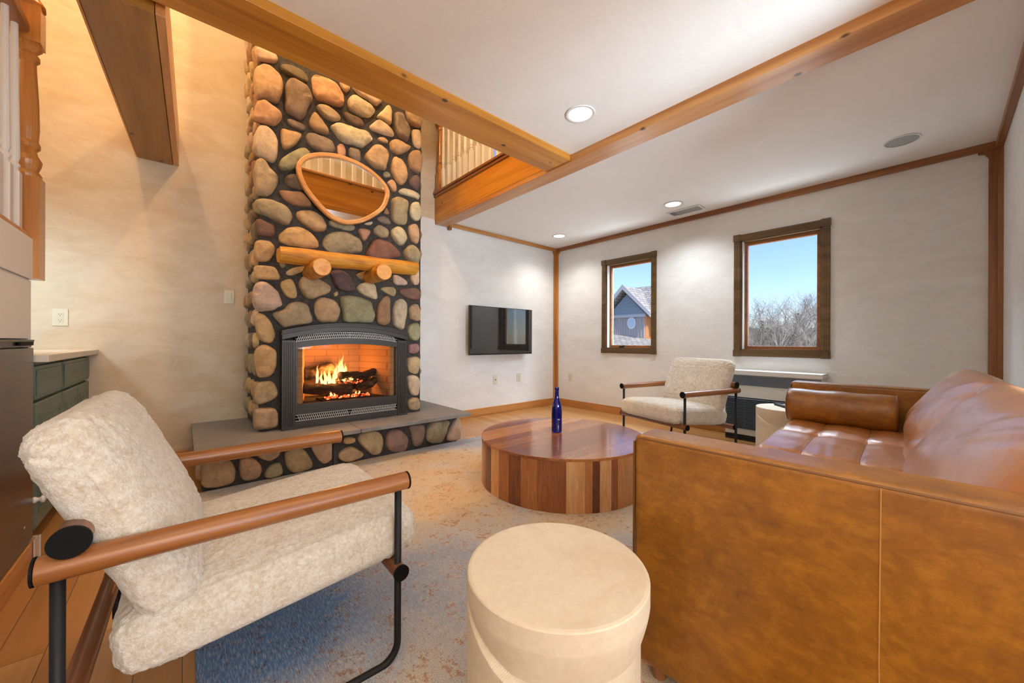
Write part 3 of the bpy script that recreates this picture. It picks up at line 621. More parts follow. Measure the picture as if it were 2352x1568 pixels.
HSTONES = """o 91,195 134,207 237,189 262,131 265,54 243,20 133,23 90,43 84,121
o 287,178 324,189 365,171 403,130 414,73 395,31 346,21 309,30 287,76 281,139
t 369,193 384,213 423,237 502,222 527,198 522,161 494,139 458,132 407,157
n 426,47 446,88 486,112 530,105 543,23 469,13 430,23
t 560,187 606,207 663,191 693,150 733,67 724,25 671,-2 601,4 564,52 551,141
t 716,191 739,221 808,234 879,211 879,72 845,38 798,38 752,99
t 134,254 185,253 223,236 209,217 150,221
y 949,202 979,218 1041,202 1046,169 1015,158 959,161
t 923,107 979,133 1025,130 1067,106 1109,65 1104,39 1040,14 973,16 923,45 913,78
t 1067,224 1137,229 1237,218 1271,167 1276,110 1247,20 1185,33 1125,83 1072,158
q 1306,195 1365,220 1444,201 1500,127 1506,56 1468,10 1376,5 1317,46 1294,129
g 1500,222 1577,228 1663,221 1663,130 1635,25 1583,23 1544,54 1525,158
n 1683,157 1711,220 1808,236 1925,213 1917,163 1865,39 1822,21 1737,25 1683,71
w 1894,40 1924,130 1985,211 2046,229 2053,31 1999,8 1916,17"""
def chaikin(p, it=2):
    for _ in range(it):
        q = []
        for i in range(len(p)):
            a, b = p[i], p[(i+1) % len(p)]
            q += [(a[0]*.78+b[0]*.22, a[1]*.78+b[1]*.22), (a[0]*.22+b[0]*.78, a[1]*.22+b[1]*.78)]
        p = q
    return p
def add_stone(bl, poly, to3, col, depth=None, seed=0):
    """poly in plane metres; to3(u, v, out) -> point; out is the distance the stone stands out"""
    p = chaikin(poly, 2); n = len(p); cx = sum(a for a, _ in p)/n; cy = sum(a for _, a in p)/n
    w = max(a for a, _ in p)-min(a for a, _ in p); h = max(b for _, b in p)-min(b for _, b in p)
    D = depth or max(.022, min(.058, .34*min(w, h))); rs = []
    tilt = Vector((random.uniform(-.12, .12), random.uniform(-.12, .12)))
    for t, o in ((1.0, -.35), (1.015, .0), (1.0, .30), (.955, .58), (.87, .80), (.70, .93), (.45, 1.0), (.2, 1.02)):
        r = []
        for a, b in p:
            u, v = cx+(a-cx)*t, cy+(b-cy)*t
            nz = noise.noise(Vector((u*14+seed, v*14, o*1.5)))*.26 + noise.noise(Vector((u*34+seed, v*34, o*3)))*.13
            out = D*(o + (nz if o > .1 else 0)) + ((u-cx)*tilt.x + (v-cy)*tilt.y)*(1 if o > .4 else 0)
            k = 1 + (noise.noise(Vector((a*16+seed, b*16, 5)))*.075 if o < .9 else 0)
            r.append(to3(cx+(u-cx)*k, cy+(v-cy)*k, out))
        rs.append(r)
    bl.rings(rs, True, tuple(max(0, x*random.uniform(.93, 1.07)) for x in col))
def parse(s):
    for line in s.strip().split('\n'):
        a = line.split(); yield a[0], [tuple(int(v)/1000 for v in q.split(',')) for q in a[1:]]
ch = thing('stone_chimney', 'tall river stone chimney with dark mortar over the gas fire', 'chimney', (0,0,0))
bl = B(); YM = 3.325
for i, (c, poly) in enumerate(parse(STONES)):
    if c == 'w' and False: pass
    add_stone(bl, poly, lambda u, v, o: (u, YM-.004-o, v), PAL[c], seed=i*3.1)
def blob(cx, cy, w, h, k=9):
    a0 = random.random()*6; return [(cx+w/2*cos(a0+2*pi*j/k)*random.uniform(.82, 1.05), cy+h/2*sin(a0+2*pi*j/k)*random.uniform(.82, 1.05)) for j in range(k)]
z = 3.30       # the stones go on above the cross beam, out of this view
while z < 5.15:
    x = .43
    while x < 1.66:
        w = random.uniform(.12, .25); h = random.uniform(.11, .17); w = min(w, 1.735-x)
        add_stone(bl, blob(x+w/2, z, w*.93, h, 9), lambda u, v, o: (u, YM-.004-o, v), PAL[random.choice('towgnbky')], seed=x*9+z); x += w+.015
    z += .165
for side, X0, sg in ((0, .425, -1), (1, 1.728, 1)):   # the two narrow flanks
    z = .36
    while z < 5.15:
        h = random.uniform(.11, .19); y = 3.34
        while y < 3.93:
            w = random.uniform(.12, .24); w = min(w, 3.985-y)
            add_stone(bl, blob(y+w/2, z+h/2, w*.92, h*.92, 9), lambda u, v, o: (X0+sg*(o*.9), u, v), PAL[random.choice('ttowgnbky')], depth=.038, seed=y*7+z); y += w+.012
        z += h+.015
bl.ob('stone_facing', M['stone'], ch, smooth=True)
mb = B().box(.425, .655, YM, YW-.001, .306, .965).box(1.455, 1.728, YM, YW-.001, .306, .965).box(.425, 1.728, YM, YW-.001, .965, ROOFZ-.002).box(.655, 1.455, 3.83, YW-.001, .306, .965)
mb.ob('mortar_core', M['mortar'], ch)

he = thing('hearth', 'raised hearth of river stones under a grey slab below the fire', 'hearth', (0,0,0))
bl = B()
for i, (c, poly) in enumerate(parse(HSTONES)):
    poly = [(x, max(.012, min(.262, zz))) for x, zz in poly]
    add_stone(bl, poly, lambda u, v, o: (min(u, 2.045), 3.118-o, v), PAL[c], depth=.038, seed=i*5.7)
for X0, sg in ((.092, -1), (2.02, 1)):
    y = 3.16
    while y < 3.9:
        w = random.uniform(.14, .24); w = min(w, 3.985-y); add_stone(bl, blob(y+w/2, .138, w*.9, .21, 9), lambda u, v, o: (X0+sg*o, u, v), PAL[random.choice('towgn')], depth=.03, seed=y); y += w
bl.ob('stone_facing', M['stone'], he, smooth=True)
box('mortar_core', M['mortar'], he, .095, 2.018, 3.122, YW-.019, .0, .272)
B().box(.05, 1.026, 2.925, YW-.001, .273, .305).ob('slab', M['slab'], he, bevel=.004)
B().box(1.030, 2.055, 2.925, YW-.001, .273, .305).ob('slab', M['slab'], he, bevel=.004)

fp = thing('fireplace_insert', 'charcoal arched gas fireplace set in the chimney', 'fireplace', (0,0,0))
FX0, FX1, FC = .550, 1.553, 1.0515
def arc(ze, pk):  # height at x over the half-width of the whole front
    return lambda x, ze=ze, pk=pk: ze + (pk-ze)*(1-((x-FC)/.5015)**2)
def band(b, x0, x1, lo, hi, y0, y1, n=32):
    f0 = lo if callable(lo) else (lambda x: lo); f1 = hi if callable(hi) else (lambda x: hi)
    xs = [x0+(x1-x0)*i/n for i in range(n+1)]
    rs = [[(x, y0, f0(x)), (x, y0, f1(x)), (x, y1, f1(x)), (x, y1, f0(x))] for x in xs]; b.rings(rs); return b
b = B(); band(b, FX0, FX1, lambda x: .985 if False else arc(.985, 1.058)(x), arc(1.050, 1.120), 3.215, 3.36)
band(b, FX0-.006, FX1+.006, arc(1.024, 1.094), arc(1.036, 1.106), 3.205, 3.216); band(b, FX0-.004, FX1+.004, arc(1.044, 1.114), arc(1.056, 1.126), 3.208, 3.36)
b.ob('arched_hood', M['iron'], fp, bevel=.003)
for x0, x1 in ((FX0+.004, .641), (1.462, FX1-.004)):
    b = B().box(x0, x1, 3.240, 3.36, .306, .984)
    for k in range(5):
        xx = x0+.012+k*.0145; b.box(xx, xx+.007, 3.232, 3.240, .33, .965)
    b.box(x0-.004, x1+.004, 3.228, 3.240, .306, .325).ob('pilaster', M['iron'], fp, bevel=.0015)
b = B(); band(b, .643, 1.460, arc(.908, .953), arc(.952, 1.003), 3.245, 3.30); band(b, .643, 1.460, arc(.930, .978), arc(.936, .984), 3.240, 3.246)
b.box(.643, 1.460, 3.245, 3.30, .412, .488).box(.643, 1.460, 3.240, 3.246, .432, .437).box(.643, 1.460, 3.240, 3.246, .462, .466).box(.643, 1.460, 3.245, 3.36, .306, .358).box(.643, 1.460, 3.238, 3.246, .318, .324)
b.box(.643, .655, 3.245, 3.30, .488, .92).box(1.448, 1.460, 3.245, 3.30, .488, .92).ob('door_frame', M['iron'], fp)
def grille(lo, hi, sgn):
    b = B(); x = .650; st = .0150
    while x < 1.452:
        s = sgn if x < FC else -sgn; dx = .020*s
        z0, z1 = lo(x), hi(x)
        if .648 < x+dx < 1.456:
            w = .0050; b.add([(x-w/2,3.250,z0),(x+w/2,3.250,z0),(x+w/2,3.258,z0),(x-w/2,3.258,z0),(x+dx-w/2,3.250,z1),(x+dx+w/2,3.250,z1),(x+dx+w/2,3.258,z1),(x+dx-w/2,3.258,z1)], [(0,3,2,1),(4,5,6,7),(0,1,5,4),(1,2,6,5),(2,3,7,6),(3,0,4,7)])
        x += st
    for f, g in ((lo, lambda x: lo(x)+.004), (lambda x: hi(x)-.004, hi), ): band(b, .645, 1.458, f, g, 3.249, 3.259)
    band(b, .645, 1.458, lambda x: (lo(x)+hi(x))/2-.0018, lambda x: (lo(x)+hi(x))/2+.0018, 3.251, 3.258)
    return b
grille(arc(.953, 1.004), arc(.998, 1.054), 1).ob('upper_grille', M['ironlt'], fp); grille(lambda x: .360, lambda x: .410, -1).ob('lower_grille', M['ironlt'], fp)
b = B(); band(b, .643, 1.460, arc(.951, 1.0), arc(1.0, 1.056), 3.275, 3.29).ob('grille_backing', M['soot'], fp); B().box(.643, 1.460, 3.275, 3.29, .356, .414).ob('grille_backing', M['soot'], fp)
b = B(); band(b, .655, 1.448, lambda x: .488, arc(.910, .955), 3.282, 3.286); b.ob('glass', M['fireglass'], fp)
fb = B(); fz0, fz1 = .470, .962
fb.add([(.70,3.29,fz0),(1.41,3.29,fz0),(1.30,3.76,fz0),(.82,3.76,fz0),(.70,3.29,fz1),(1.41,3.29,fz1),(1.30,3.76,fz1),(.82,3.76,fz1)], [(1,2,6,5),(2,3,7,6),(3,0,4,7)])
fb.add([(.657,3.29,fz0),(.70,3.29,fz0),(.70,3.29,fz1),(.657,3.29,fz1)], [(0,1,2,3)]).add([(1.41,3.29,fz0),(1.452,3.29,fz0),(1.452,3.29,fz1),(1.41,3.29,fz1)], [(0,1,2,3)])
fb.ob('firebrick_lining', M['firebrick'], fp, fix=False)
B().box(.657, 1.452, 3.29, 3.80, .964, .975).ob('firebox_top', M['soot'], fp); B().box(.657, 1.452, 3.29, 3.80, .455, .480).box(.85, 1.25, 3.31, 3.50, .476, .498).ob('burner_tray', M['soot'], fp)
def logm(p0, p1, r, sd, n=22, m=18):
    p0, p1 = Vector(p0), Vector(p1); d = (p1-p0).normalized(); x = d.cross(Vector((0,0,1))).normalized(); y = x.cross(d); rs = []
    for i in range(m+1):
        t = i/m; c = p0.lerp(p1, t) + y*.012*sin(t*5+sd); rr = []
        for k in range(n):
            a = 2*pi*k/n; q = c + (x*cos(a)+y*sin(a))*r
            q += (x*cos(a)+y*sin(a))*r*.28*noise.noise(q*28+Vector((sd, 0, 0))); rr.append(q)
        rs.append(rr)
    return B().rings(rs)
for (p0, p1, r, lab) in (((.74,3.45,.60),(1.10,3.36,.545),.045,0), ((1.02,3.42,.665),(1.36,3.52,.69),.034,0), ((.78,3.62,.70),(1.02,3.60,.72),.05,0), ((1.15,3.36,.56),(1.33,3.45,.62),.035,0), ((.95,3.56,.58),(1.30,3.60,.60),.05,0), ((.98,3.38,.52),(1.06,3.50,.66),.028,0)):
    logm(p0, p1, r, random.random()*20).ob('gas_log', M['char'], fp, smooth=True)
eb = B()
for k in range(70):
    x = random.uniform(.86, 1.24); y = 3.315+random.random()*.06; r = random.uniform(.006, .013)
    eb.lathe([(r*.3, -r), (r, -r*.3), (r*.9, r*.5), (r*.3, r)], (x, y, .505+random.uniform(-.004, .010)), 7)
for k in range(26):
    x = random.uniform(1.0, 1.2); eb.lathe([(.002, -.006), (.009, -.002), (.008, .004), (.002, .008)], (x, 3.42+random.uniform(-.03, .03), .615+random.uniform(-.02, .03)), 7)
eb.ob('embers', M['ember'], fp, smooth=True)['kind'] = 'stuff'
def flame(x, y, z, h, r, sd):
    rs = []
    for i in range(15):
        t = i/14; rr = r*(sin(pi*min(1, t*.9+.12))**.8)*(1-t*.55)+.0008
        ox = .35*r*noise.noise(Vector((t*3+sd, 0, 0)))*(1+3*t); rs.append([(x+ox+rr*cos(2*pi*k/12), y+rr*.5*sin(2*pi*k/12), z+h*t) for k in range(12)])
    return B().rings(rs)
for i, (x, y, z, h, r) in enumerate(((.885,3.47,.60,.13,.014),(.915,3.47,.595,.15,.020),(.945,3.46,.59,.17,.018),(.975,3.45,.585,.14,.020),(1.00,3.47,.65,.14,.017),(1.03,3.47,.66,.17,.019),(1.055,3.48,.66,.21,.020),(1.085,3.48,.67,.12,.015),(.86,3.50,.61,.17,.014),(.93,3.36,.515,.045,.012),(.955,3.35,.51,.035,.010),(1.07,3.34,.515,.055,.012),(1.13,3.35,.515,.035,.008),(1.16,3.35,.515,.04,.008),(1.05,3.40,.63,.03,.02),(1.11,3.41,.635,.03,.022))):
    flame(x, y, z, h, r, i*2.3).ob('flame', M['flame'], fp, smooth=True)
lamp('POINT', 'fire_glow', (.98, 3.50, .74), 13, (1, .36, .07), .05); lamp('POINT', 'fire_glow', (1.05, 3.36, .56), .5, (1, .35, .10), .04)

# ---- mantel
mt = thing('mantel_log', 'half round peeled log mantel on two log stubs above the fire', 'mantel', (0,0,0))
rs = []
for i in range(31):
    t = i/30; x = .515+1.08*t; cz = 1.612+.036*t; r0 = .070-.006*t; rr = []
    for k in range(28):
        a = 2*pi*k/28; r = r0*(1+.08*noise.noise(Vector((x*3, cos(a)*1.4, sin(a)*1.4)))+.05*noise.noise(Vector((x*9, cos(a)*4, sin(a)*4)))); zz = sin(a)*r
        zz = min(zz, .045+.006*noise.noise(Vector((x*5, cos(a), 2))))
        e = 1 if 0 < i < 30 else .96; rr.append((x, 3.165+cos(a)*r*1.25*e, cz+zz*e))
    rs.append(rr)
B().rings(rs).ob('log', M['log'], mt, smooth=False, bevel=.004)
for x, z in ((.765, 1.522), (1.232, 1.545)):
    B().tube([(x, 3.325, z), (x, 3.15, z), (x, 2.990, z)], [.064, .066, .065], 28).ob('log_bracket', M['log'], mt, bevel=.004, smooth=False)
    B().tube([(x, 2.990, z), (x, 2.9885, z)], .060, 28).ob('sawn_end', M['logend'], mt)
# ---- mirror
MP = [(0.643,2.295),(0.646,2.336),(0.675,2.386),(0.719,2.428),(0.793,2.465),(0.871,2.488),(0.946,2.502),(1.020,2.500),(1.114,2.490),(1.203,2.463),(1.281,2.422),(1.342,2.374),(1.375,2.327),(1.380,2.281),(1.360,2.202),(1.327,2.138),(1.270,2.079),(1.201,2.023),(1.125,1.976),(1.027,1.943),(0.965,1.944),(0.900,1.960),(0.853,1.988),(0.792,2.041),(0.740,2.095),(0.696,2.149),(0.667,2.202),(0.648,2.256)]
mo = thing('oval_mirror', 'rounded ash framed mirror hanging on the chimney stones', 'mirror', (0,0,0))
P = chaikin(MP, 1); n = len(P); cx = sum(p[0] for p in P)/n; cz = sum(p[1] for p in P)/n
def inset(P, d):
    out = []
    for i in range(len(P)):
        a, b = Vector(P[i-1]), Vector(P[(i+1) % len(P)]); t = (b-a).normalized(); nn = Vector((-t.y, t.x))
        if nn.dot(Vector((cx, cz))-Vector(P[i])) < 0: nn = -nn
        q = Vector(P[i])+nn*d; out.append((q.x, q.y))
    return out
I = inset(P, .034); ym0, ym1 = 3.225, 3.262
rs = [[(p[0], ym1, p[1]) for p in P], [(p[0], ym0+.006, p[1]) for p in P], [(p[0], ym0, p[1]) for p in inset(P, .006)], [(p[0], ym0, p[1]) for p in inset(P, .028)], [(p[0], ym0+.006, p[1]) for p in I], [(p[0], ym1, p[1]) for p in I], [(p[0], ym1, p[1]) for p in P]]
B().rings(rs, cap=False).ob('frame', M['mirwood'], mo, smooth=False)
B().prism(inset(P, .03), 3.243, 3.250).ob('glass', M['mirror'], mo)
B().prism(inset(P, .01), 3.262, 3.268).ob('back_board', M['brnx'], mo)

# ============================================================= FURNITURE
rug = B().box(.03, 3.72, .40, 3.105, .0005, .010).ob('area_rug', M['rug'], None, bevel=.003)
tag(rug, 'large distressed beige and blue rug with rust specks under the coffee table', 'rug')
def seatmesh():
    b = cushion(0, 0, 0, .700, .655, .178, .16, .50, 200, 84, crown=.014); return b
def fuzz(b, amp, fr, sd):
    out = []
    for v in b.v:
        p = Vector(v); n = Vector((noise.noise(p*fr+Vector((sd,0,0))), noise.noise(p*fr+Vector((0,sd,9))), noise.noise(p*fr+Vector((7,0,sd)))))
        m = Vector((noise.noise(p*fr*2.6+Vector((sd,1,0))), noise.noise(p*fr*2.6+Vector((0,sd,3))), noise.noise(p*fr*2.6+Vector((7,5,sd)))))
        out.append(tuple(p+n*amp+m*amp*.55))
    b.v = out; return b
def make_chair(loc, rz, label):
    c = thing('lounge_chair', label, 'armchair', loc, rz, 'cream lounge chairs')
    for s in (-1, 1):
        y = .345*s
        arm = B().tube([(-.362, y, .550), (.362, y, .550)], .026, 28).ob('armrest', M['armwood'], c, smooth=None, bevel=.002)
        for x, e in ((-.3625, -1), (.3625, 1)): B().tube([(x, y, .550), (x+.004*e, y, .550)], .0265, 28).ob('end_cap', M['blackgloss'], arm)
        pts = [(.336, y, .532)]
        for i in range(9):
            a = (pi/2)*i/8; pts.append((.336-.055+.055*cos(a), y, .067-.055*sin(a)))
        for i in range(9):
            a = (pi/2)*i/8; pts.append((-.336+.055-.055*sin(a), y, .067-.055*cos(a)))
        pts.append((-.336, y, .532)); B().tube(pts, .0105, 14).ob('leg', M['black'], c, smooth=True)
    B().tube([(-.318, -.362, .598), (-.318, .362, .598)], .0265, 28).ob('back_dowel', M['dowely'], c, bevel=.002)
    B().tube([(.336, -.368, .285), (.336, .368, .285)], .0215, 24).ob('front_dowel', M['dowely'], c, bevel=.002)
    B().tube([(-.340, -.330, .215), (-.340, .330, .215)], .0225, 24).ob('rear_dowel', M['dowely'], c, bevel=.002)
    for x, z, r in ((-.318, .598, .030), (.336, .285, .0235), (-.340, .215, .0235)):
        e0 = .362 if z > .5 else (.368 if z > .25 else .330)
        for s in (-1, 1): B().tube([(x, e0*s, z), (x, (e0+.006)*s, z)], r, 28).tube([(x, (e0+.006)*s, z), (x, (e0+.0075)*s, z)], .005, 10).ob('dowel_cap', M['blackgloss'], c)
    sb = fuzz(seatmesh(), .0042, 62, 1.0); sb.ob('seat_cushion', M['sherpa'], c, smooth=True, loc=(.072, 0, .346), rot=(0, radians(-5.6), 0))
    bb = fuzz(cushion(0, 0, 0, .50, .650, .145, .20, .56, 200, 84, crown=.014), .0048, 56, 4.0)
    bb.ob('back_cushion', M['sherpa'], c, smooth=True, loc=(-.262, 0, .585), rot=(0, radians(90-24), 0))
    return c
ch1 = make_chair((.165, 1.44, .0), radians(-1.2), 'cream sherpa lounge chair in the foreground beside the fridge, its back to it')
f = Vector((-.969, .245)); rz2 = atan2(f.y, f.x)
ch2 = dup(ch1, (3.485, 1.62, .0), rz2, 'cream sherpa lounge chair beyond the coffee table in front of the heater')

# ---- coffee table
ct = thing('coffee_table', 'round drum coffee table of mixed brown wood staves on the rug', 'coffee table', (2.04, 1.78, .0105))
R, H = .577, .3095
st = B(); n = 240; a0 = 0; k = 0; random.seed(21)
while k < n:
    w = random.choice((3, 3, 4, 5, 6, 7)); w = min(w, n-k); tone = random.choice((.05,.15,.3,.35,.45,.5,.6,.75,.95)); dr = random.uniform(-.0012, .0012)
    for j in range(w):
        a, b_ = 2*pi*(k+j)/n, 2*pi*(k+j+1)/n; r = R-.004+dr
        v = [(r*cos(a), r*sin(a), 0), (r*cos(b_), r*sin(b_), 0), (r*cos(b_), r*sin(b_), H-.016), (r*cos(a), r*sin(a), H-.016)]
        st.add(v, [(0,1,2,3)], (tone, tone, tone))
    k += w
st.ob('stave_drum', M['staves'], ct)
B().lathe([(0.001, H-.016), (R-.001, H-.016), (R, H-.014), (R, H-.002), (R-.002, H), (.001, H)], n=180, cap=False).ob('table_top', M['tabletop'], ct)
B().lathe([(R-.02, .0), (R-.02, .010), (R-.30, .010)], n=96, cap=False).ob('plinth', M['soot'], ct)

# ---- bottle
bt = thing('glass_bottle', 'cobalt blue glass bottle standing on the round coffee table', 'bottle', (2.052, 1.842, .3205))
B().lathe([(.001,.0),(.030,.0),(.0365,.004),(.0375,.012),(.0375,.165),(.035,.190),(.028,.215),(.020,.240),(.0150,.262),(.0135,.300),(.0138,.306),(.0165,.307),(.0165,.322),(.0145,.326),(.0110,.326),(.0108,.30),(.0122,.262),(.017,.240),(.0245,.215),(.0315,.190),(.0345,.165),(.0345,.016),(.001,.010)], n=48, cap=False).ob('bottle_body', M['cobalt'], bt, smooth=True)
sq = B(); va = atan2(-1.842, -2.052)
for i, (dx, dz, w, h) in enumerate(((0,0,.003,.002),(.004,.001,.002,.004),(.008,0,.003,.003),(.012,.001,.0025,.003),(.016,-.001,.003,.002),(.005,-.004,.010,.0012))):
    a = va + .12 + dx/.0378; r = .0379; a2 = a+w/.0378
    sq.add([(r*cos(a), r*sin(a), .098+dz), (r*cos(a2), r*sin(a2), .098+dz), (r*cos(a2), r*sin(a2), .098+dz+h), (r*cos(a), r*sin(a), .098+dz+h)], [(0,1,2,3)])
sq.ob('printed_mark', M['white'], bt)

# ---- drum side tables
def side_table(loc, rz, label):
    s = thing('side_table', label, 'side table', loc, rz, 'cream drum side tables'); R, H = .207, .4495; n, m = 288, 110; rs = []
    CUT = [(.4095, -88), (.385, -70), (.36, -51), (.335, -33), (.315, -14), (.295, 8), (0, 12)]
    for z in [.0, .05, .1, .15, .2, .25, .28] + [.28+(H-.28)*i/150 for i in range(1, 151)]:
        r_ = []
        for k in range(n):
            a = 2*pi*k/n; r = R-.002
            u = (math.degrees(a)+180) % 360 - 180      # degrees round from the face towards the room
            top = H-.040
            if z < top:
                uL = 12
                for (za, ua), (zb, ub) in zip(CUT, CUT[1:]):
                    if zb <= z <= za: uL = ua+(ub-ua)*(za-z)/(za-zb); break
                e = min(u-uL, 105-u)*pi/180*R
                if e > 0: r -= (lambda s: s*s*(3-2*s))(min(1, e/.016))*min(1, (top-z)/.075)**1.3*.019
            r_.append((r*cos(a), r*sin(a), z))
        rs.append(r_)
    rs += [[(r*cos(2*pi*k/n), r*sin(2*pi*k/n), H+dz) for k in range(n)] for r, dz in ((R-.004, .0025), (R-.010, .004), (R*.6, .004), (.002, .004))]
    B().rings(rs).ob('drum_body', M['cast'], s, smooth=False, bevel=0)
    a = radians(10); b = B()
    b.lathe([(.001,-.020),(.010,-.017),(.016,-.011),(.0195,0),(.016,.011),(.010,.017),(.001,.020)], n=24, cap=False).ob('knob', M['cast'], s, smooth=True, loc=((R-.016)*cos(a), (R-.014)*sin(a), .316))
    return s
sd1 = side_table((.652, .585, .0105), radians(-138), 'cream drum side table in the foreground next to the sofa arm')
sd2 = dup(sd1, (3.60, .80, .0105), radians(-167), 'cream drum side table between the heater and the far sofa arm')
rm = B().box(-.020, .020, -.075, .075, 0, .016).ob('remote_control', M['remote'], None, bevel=.005, loc=(3.63, .84, .465), rot=(0, 0, radians(-48)))
tag(rm, 'black remote control lying on the far drum side table', 'remote control')

# ---- sofa
SL, SDp, SA, SH = 2.34, .865, .132, .710
so = thing('leather_sofa', 'long tan leather sofa with tufted seat along the back wall', 'sofa', (.994, .594, .0105), radians(2.47))
SHt = SH-.0105
def arm(x0, x1):
    # padded slab: rounded box with welt seams
    w, d, h = x1-x0, SDp, SHt-.045; cx, cy = (x0+x1)/2, -SDp/2
    b = B(); b.box(x0, x1, -SDp, 0, .045, SHt)
    o = b.ob('arm', M['leather'], so, bevel=.020, seg=5); s = B()
    for x in (x0+.001, x1-.001):
        pts = [(x, -.001-.0, .06), (x, -.003, SHt-.022), (x, -.022, SHt-.010), (x, -SDp+.02, SHt-.010), (x, -SDp+.003, SHt-.03), (x, -SDp+.001, .06)]
        s.tube([(px + (.0035 if x < cx else -.0035), py, pz) for px, py, pz in pts], .0032, 8)
    s.ob('welt_seam', M['seam'], o, smooth=True)
    return o
a1 = arm(0, SA); a2 = arm(SL-SA, SL)
B().tube([(-.0003, -.522, .06), (-.0003, -.518, .35), (-.0003, -.520, SHt-.012)], .0012, 6).ob('panel_seam', M['seamlt'], a1)
box('back_frame', M['leather'], so, .02, SL-.02, -SDp, -SDp+.10, .07, .625, .02, seg=4)
box('seat_base', M['leather'], so, SA+.001, SL-SA-.001, -SDp+.13, -.03, .10, .285, .012, seg=3)
# tufted bench cushion
x0, x1, y0, y1 = SA+.003, SL-SA-.003, -SDp+.135, -.006
nx, ny = 260, 110; top = []; cw = (x1-x0)/4; cd = .205
def seat_z(x, y):
    u = (x-x0)/cw; v = (y1-y)/cd
    fu = abs(u-round(u)); fv = abs(v-round(v)); du, dv = fu*cw, fv*cd
    edge = min(x-x0, x1-x, y1-y, .12)
    z = .462
    inter_x = 0 < round(u) < 4; inter_y = 0 < round(v) < 4
    gx = math.exp(-(du/.012)**2) if inter_x else 0; gy = math.exp(-(dv/.012)**2) if inter_y else 0
    sx_ = math.exp(-(du/.055)**2) if inter_x else 0; sy_ = math.exp(-(dv/.05)**2) if inter_y else 0
    z -= .009*gx+.006*gy+.008*sx_+.006*sy_
    if inter_x and inter_y: z -= .020*math.exp(-((du*du+dv*dv)/.030**2))
    z -= .05*max(0, 1-edge/.055)**2.2
    # wrinkles radiating along the length
    z += .0032*noise.noise(Vector((x*5, y*30, 1.3)))*(1 if edge > .03 else edge/.03) + .004*noise.noise(Vector((x*9, y*9, 4)))
    return z
b = B(); vs = []; fs = []
for i in range(nx+1):
    for j in range(ny+1):
        x = x0+(x1-x0)*i/nx; y = y0+(y1-y0)*j/ny; vs.append((x, y, seat_z(x, y)))
for i in range(nx):
    for j in range(ny): a = i*(ny+1)+j; fs.append((a, a+ny+1, a+ny+2, a+1))
b.add(vs, fs)
ring = [i*(ny+1) for i in range(nx+1)] + [nx*(ny+1)+j for j in range(1, ny+1)] + [i*(ny+1)+ny for i in range(nx-1, -1, -1)] + [j for j in range(ny-1, 0, -1)]
base = len(vs); m_ = len(ring); lo = [(vs[r][0], vs[r][1], .287) for r in ring]
b.v += lo; 
for k in range(m_): b.f.append((ring[k], ring[(k+1) % m_], base+(k+1) % m_, base+k)); b.c.append(None)
seat = b.ob('seat_cushion', M['leatherc'], so, smooth=True)
sb = B()
for i in range(1, 4):
    for v in range(1, 4):
        x, y = x0+cw*i, y1-cd*v
        z = seat_z(x, y); sb.lathe([(.001,-.004),(.011,-.002),(.013,.002),(.009,.006),(.001,.007)], (x, y, z), 16, cap=False)
for i in range(1, 4):
    x = x0+cw*i; sb.tube([(x, y1-.02-(y1-y0-.05)*k/60, seat_z(x, y1-.02-(y1-y0-.05)*k/60)+.0003) for k in range(61)], .0016, 6)
for v in range(1, 4):
    y = y1-cd*v; sb.tube([(x0+.02+(x1-x0-.04)*k/160, y, seat_z(x0+.02+(x1-x0-.04)*k/160, y)+.0002) for k in range(161)], .0013, 6)
sb.ob('tufting', M['seam'], seat, smooth=True)
# two long back pillows
cw2 = (SL-2*SA)/2
def pillow_back(cx, sd):
    b = cushion(0, 0, 0, cw2-.004, .45, .15, .24, .66, 150, 60, crown=.025)
    out = []
    for v in b.v:
        p = Vector(v); e = 1-min(1, max(abs(p.x)/(cw2/2), abs(p.y)/.225))
        w = noise.noise(Vector((p.x*2.0+p.y*1.5+sd, p.y*9-p.x*4.5, p.z*2)))*.013 + noise.noise(Vector((p.x*3+p.y*2+sd, p.y*24-p.x*12, p.z*2)))*.008
        out.append((p.x, p.y, p.z + w*(1 if p.z > 0 else .3)))
    b.v = out
    o = b.ob('back_cushion', M['leatherc'], so, smooth=True, loc=(cx, -.700, .632), rot=(radians(90-14+180-180), 0, 0))
    o.rotation_euler = (radians(-59), 0, 0)
    # stitched edge lines on the pillow
    s = B()
    pts = []
    def se(c, e): return (abs(c)**e)*(1 if c >= 0 else -1)
    for k in range(4, 61):
        a = pi*k/64; pts.append(Vector((se(cos(a), .24)*(cw2-.004)/2, -se(sin(a), .24)*.225, 0))*1.004)
    s.tube(pts, .0018, 6)
    s.ob('edge_piping', M['thread'], o, smooth=True)
    return o
pillow_back(SA+cw2*.5, 1.7); pillow_back(SA+cw2*1.5, 8.2)
bo = thing('bolster_pillow', 'tan leather bolster against the far sofa arm', 'bolster', (0,0,0))
bo.matrix_world = Matrix.Translation((.994, .594, .0105)) @ Matrix.Rotation(radians(2.47), 4, 'Z') @ Matrix.Translation((2.098, 0, .556))
prof = [(-.005,.0),(-.005,.085),(-.009,.098),(-.018,.106)] + [(-.018-.50*i/20, .106+.002*sin(i*.8)) for i in range(1, 21)] + [(-.527,.098),(-.531,.085),(-.531,0)]
rs = [[(max(r, .0008)*cos(2*pi*k/48), y, max(r, .0008)*sin(2*pi*k/48)) for k in range(48)] for y, r in prof]
B().rings(rs).ob('bolster_cover', M['leather'], bo, smooth=True)
for y in (-.013, -.523): B().tube([(.103*cos(2*pi*k/48), y, .103*sin(2*pi*k/48)) for k in range(49)], .0032, 8).ob('end_piping', M['seam'], bo, smooth=True)
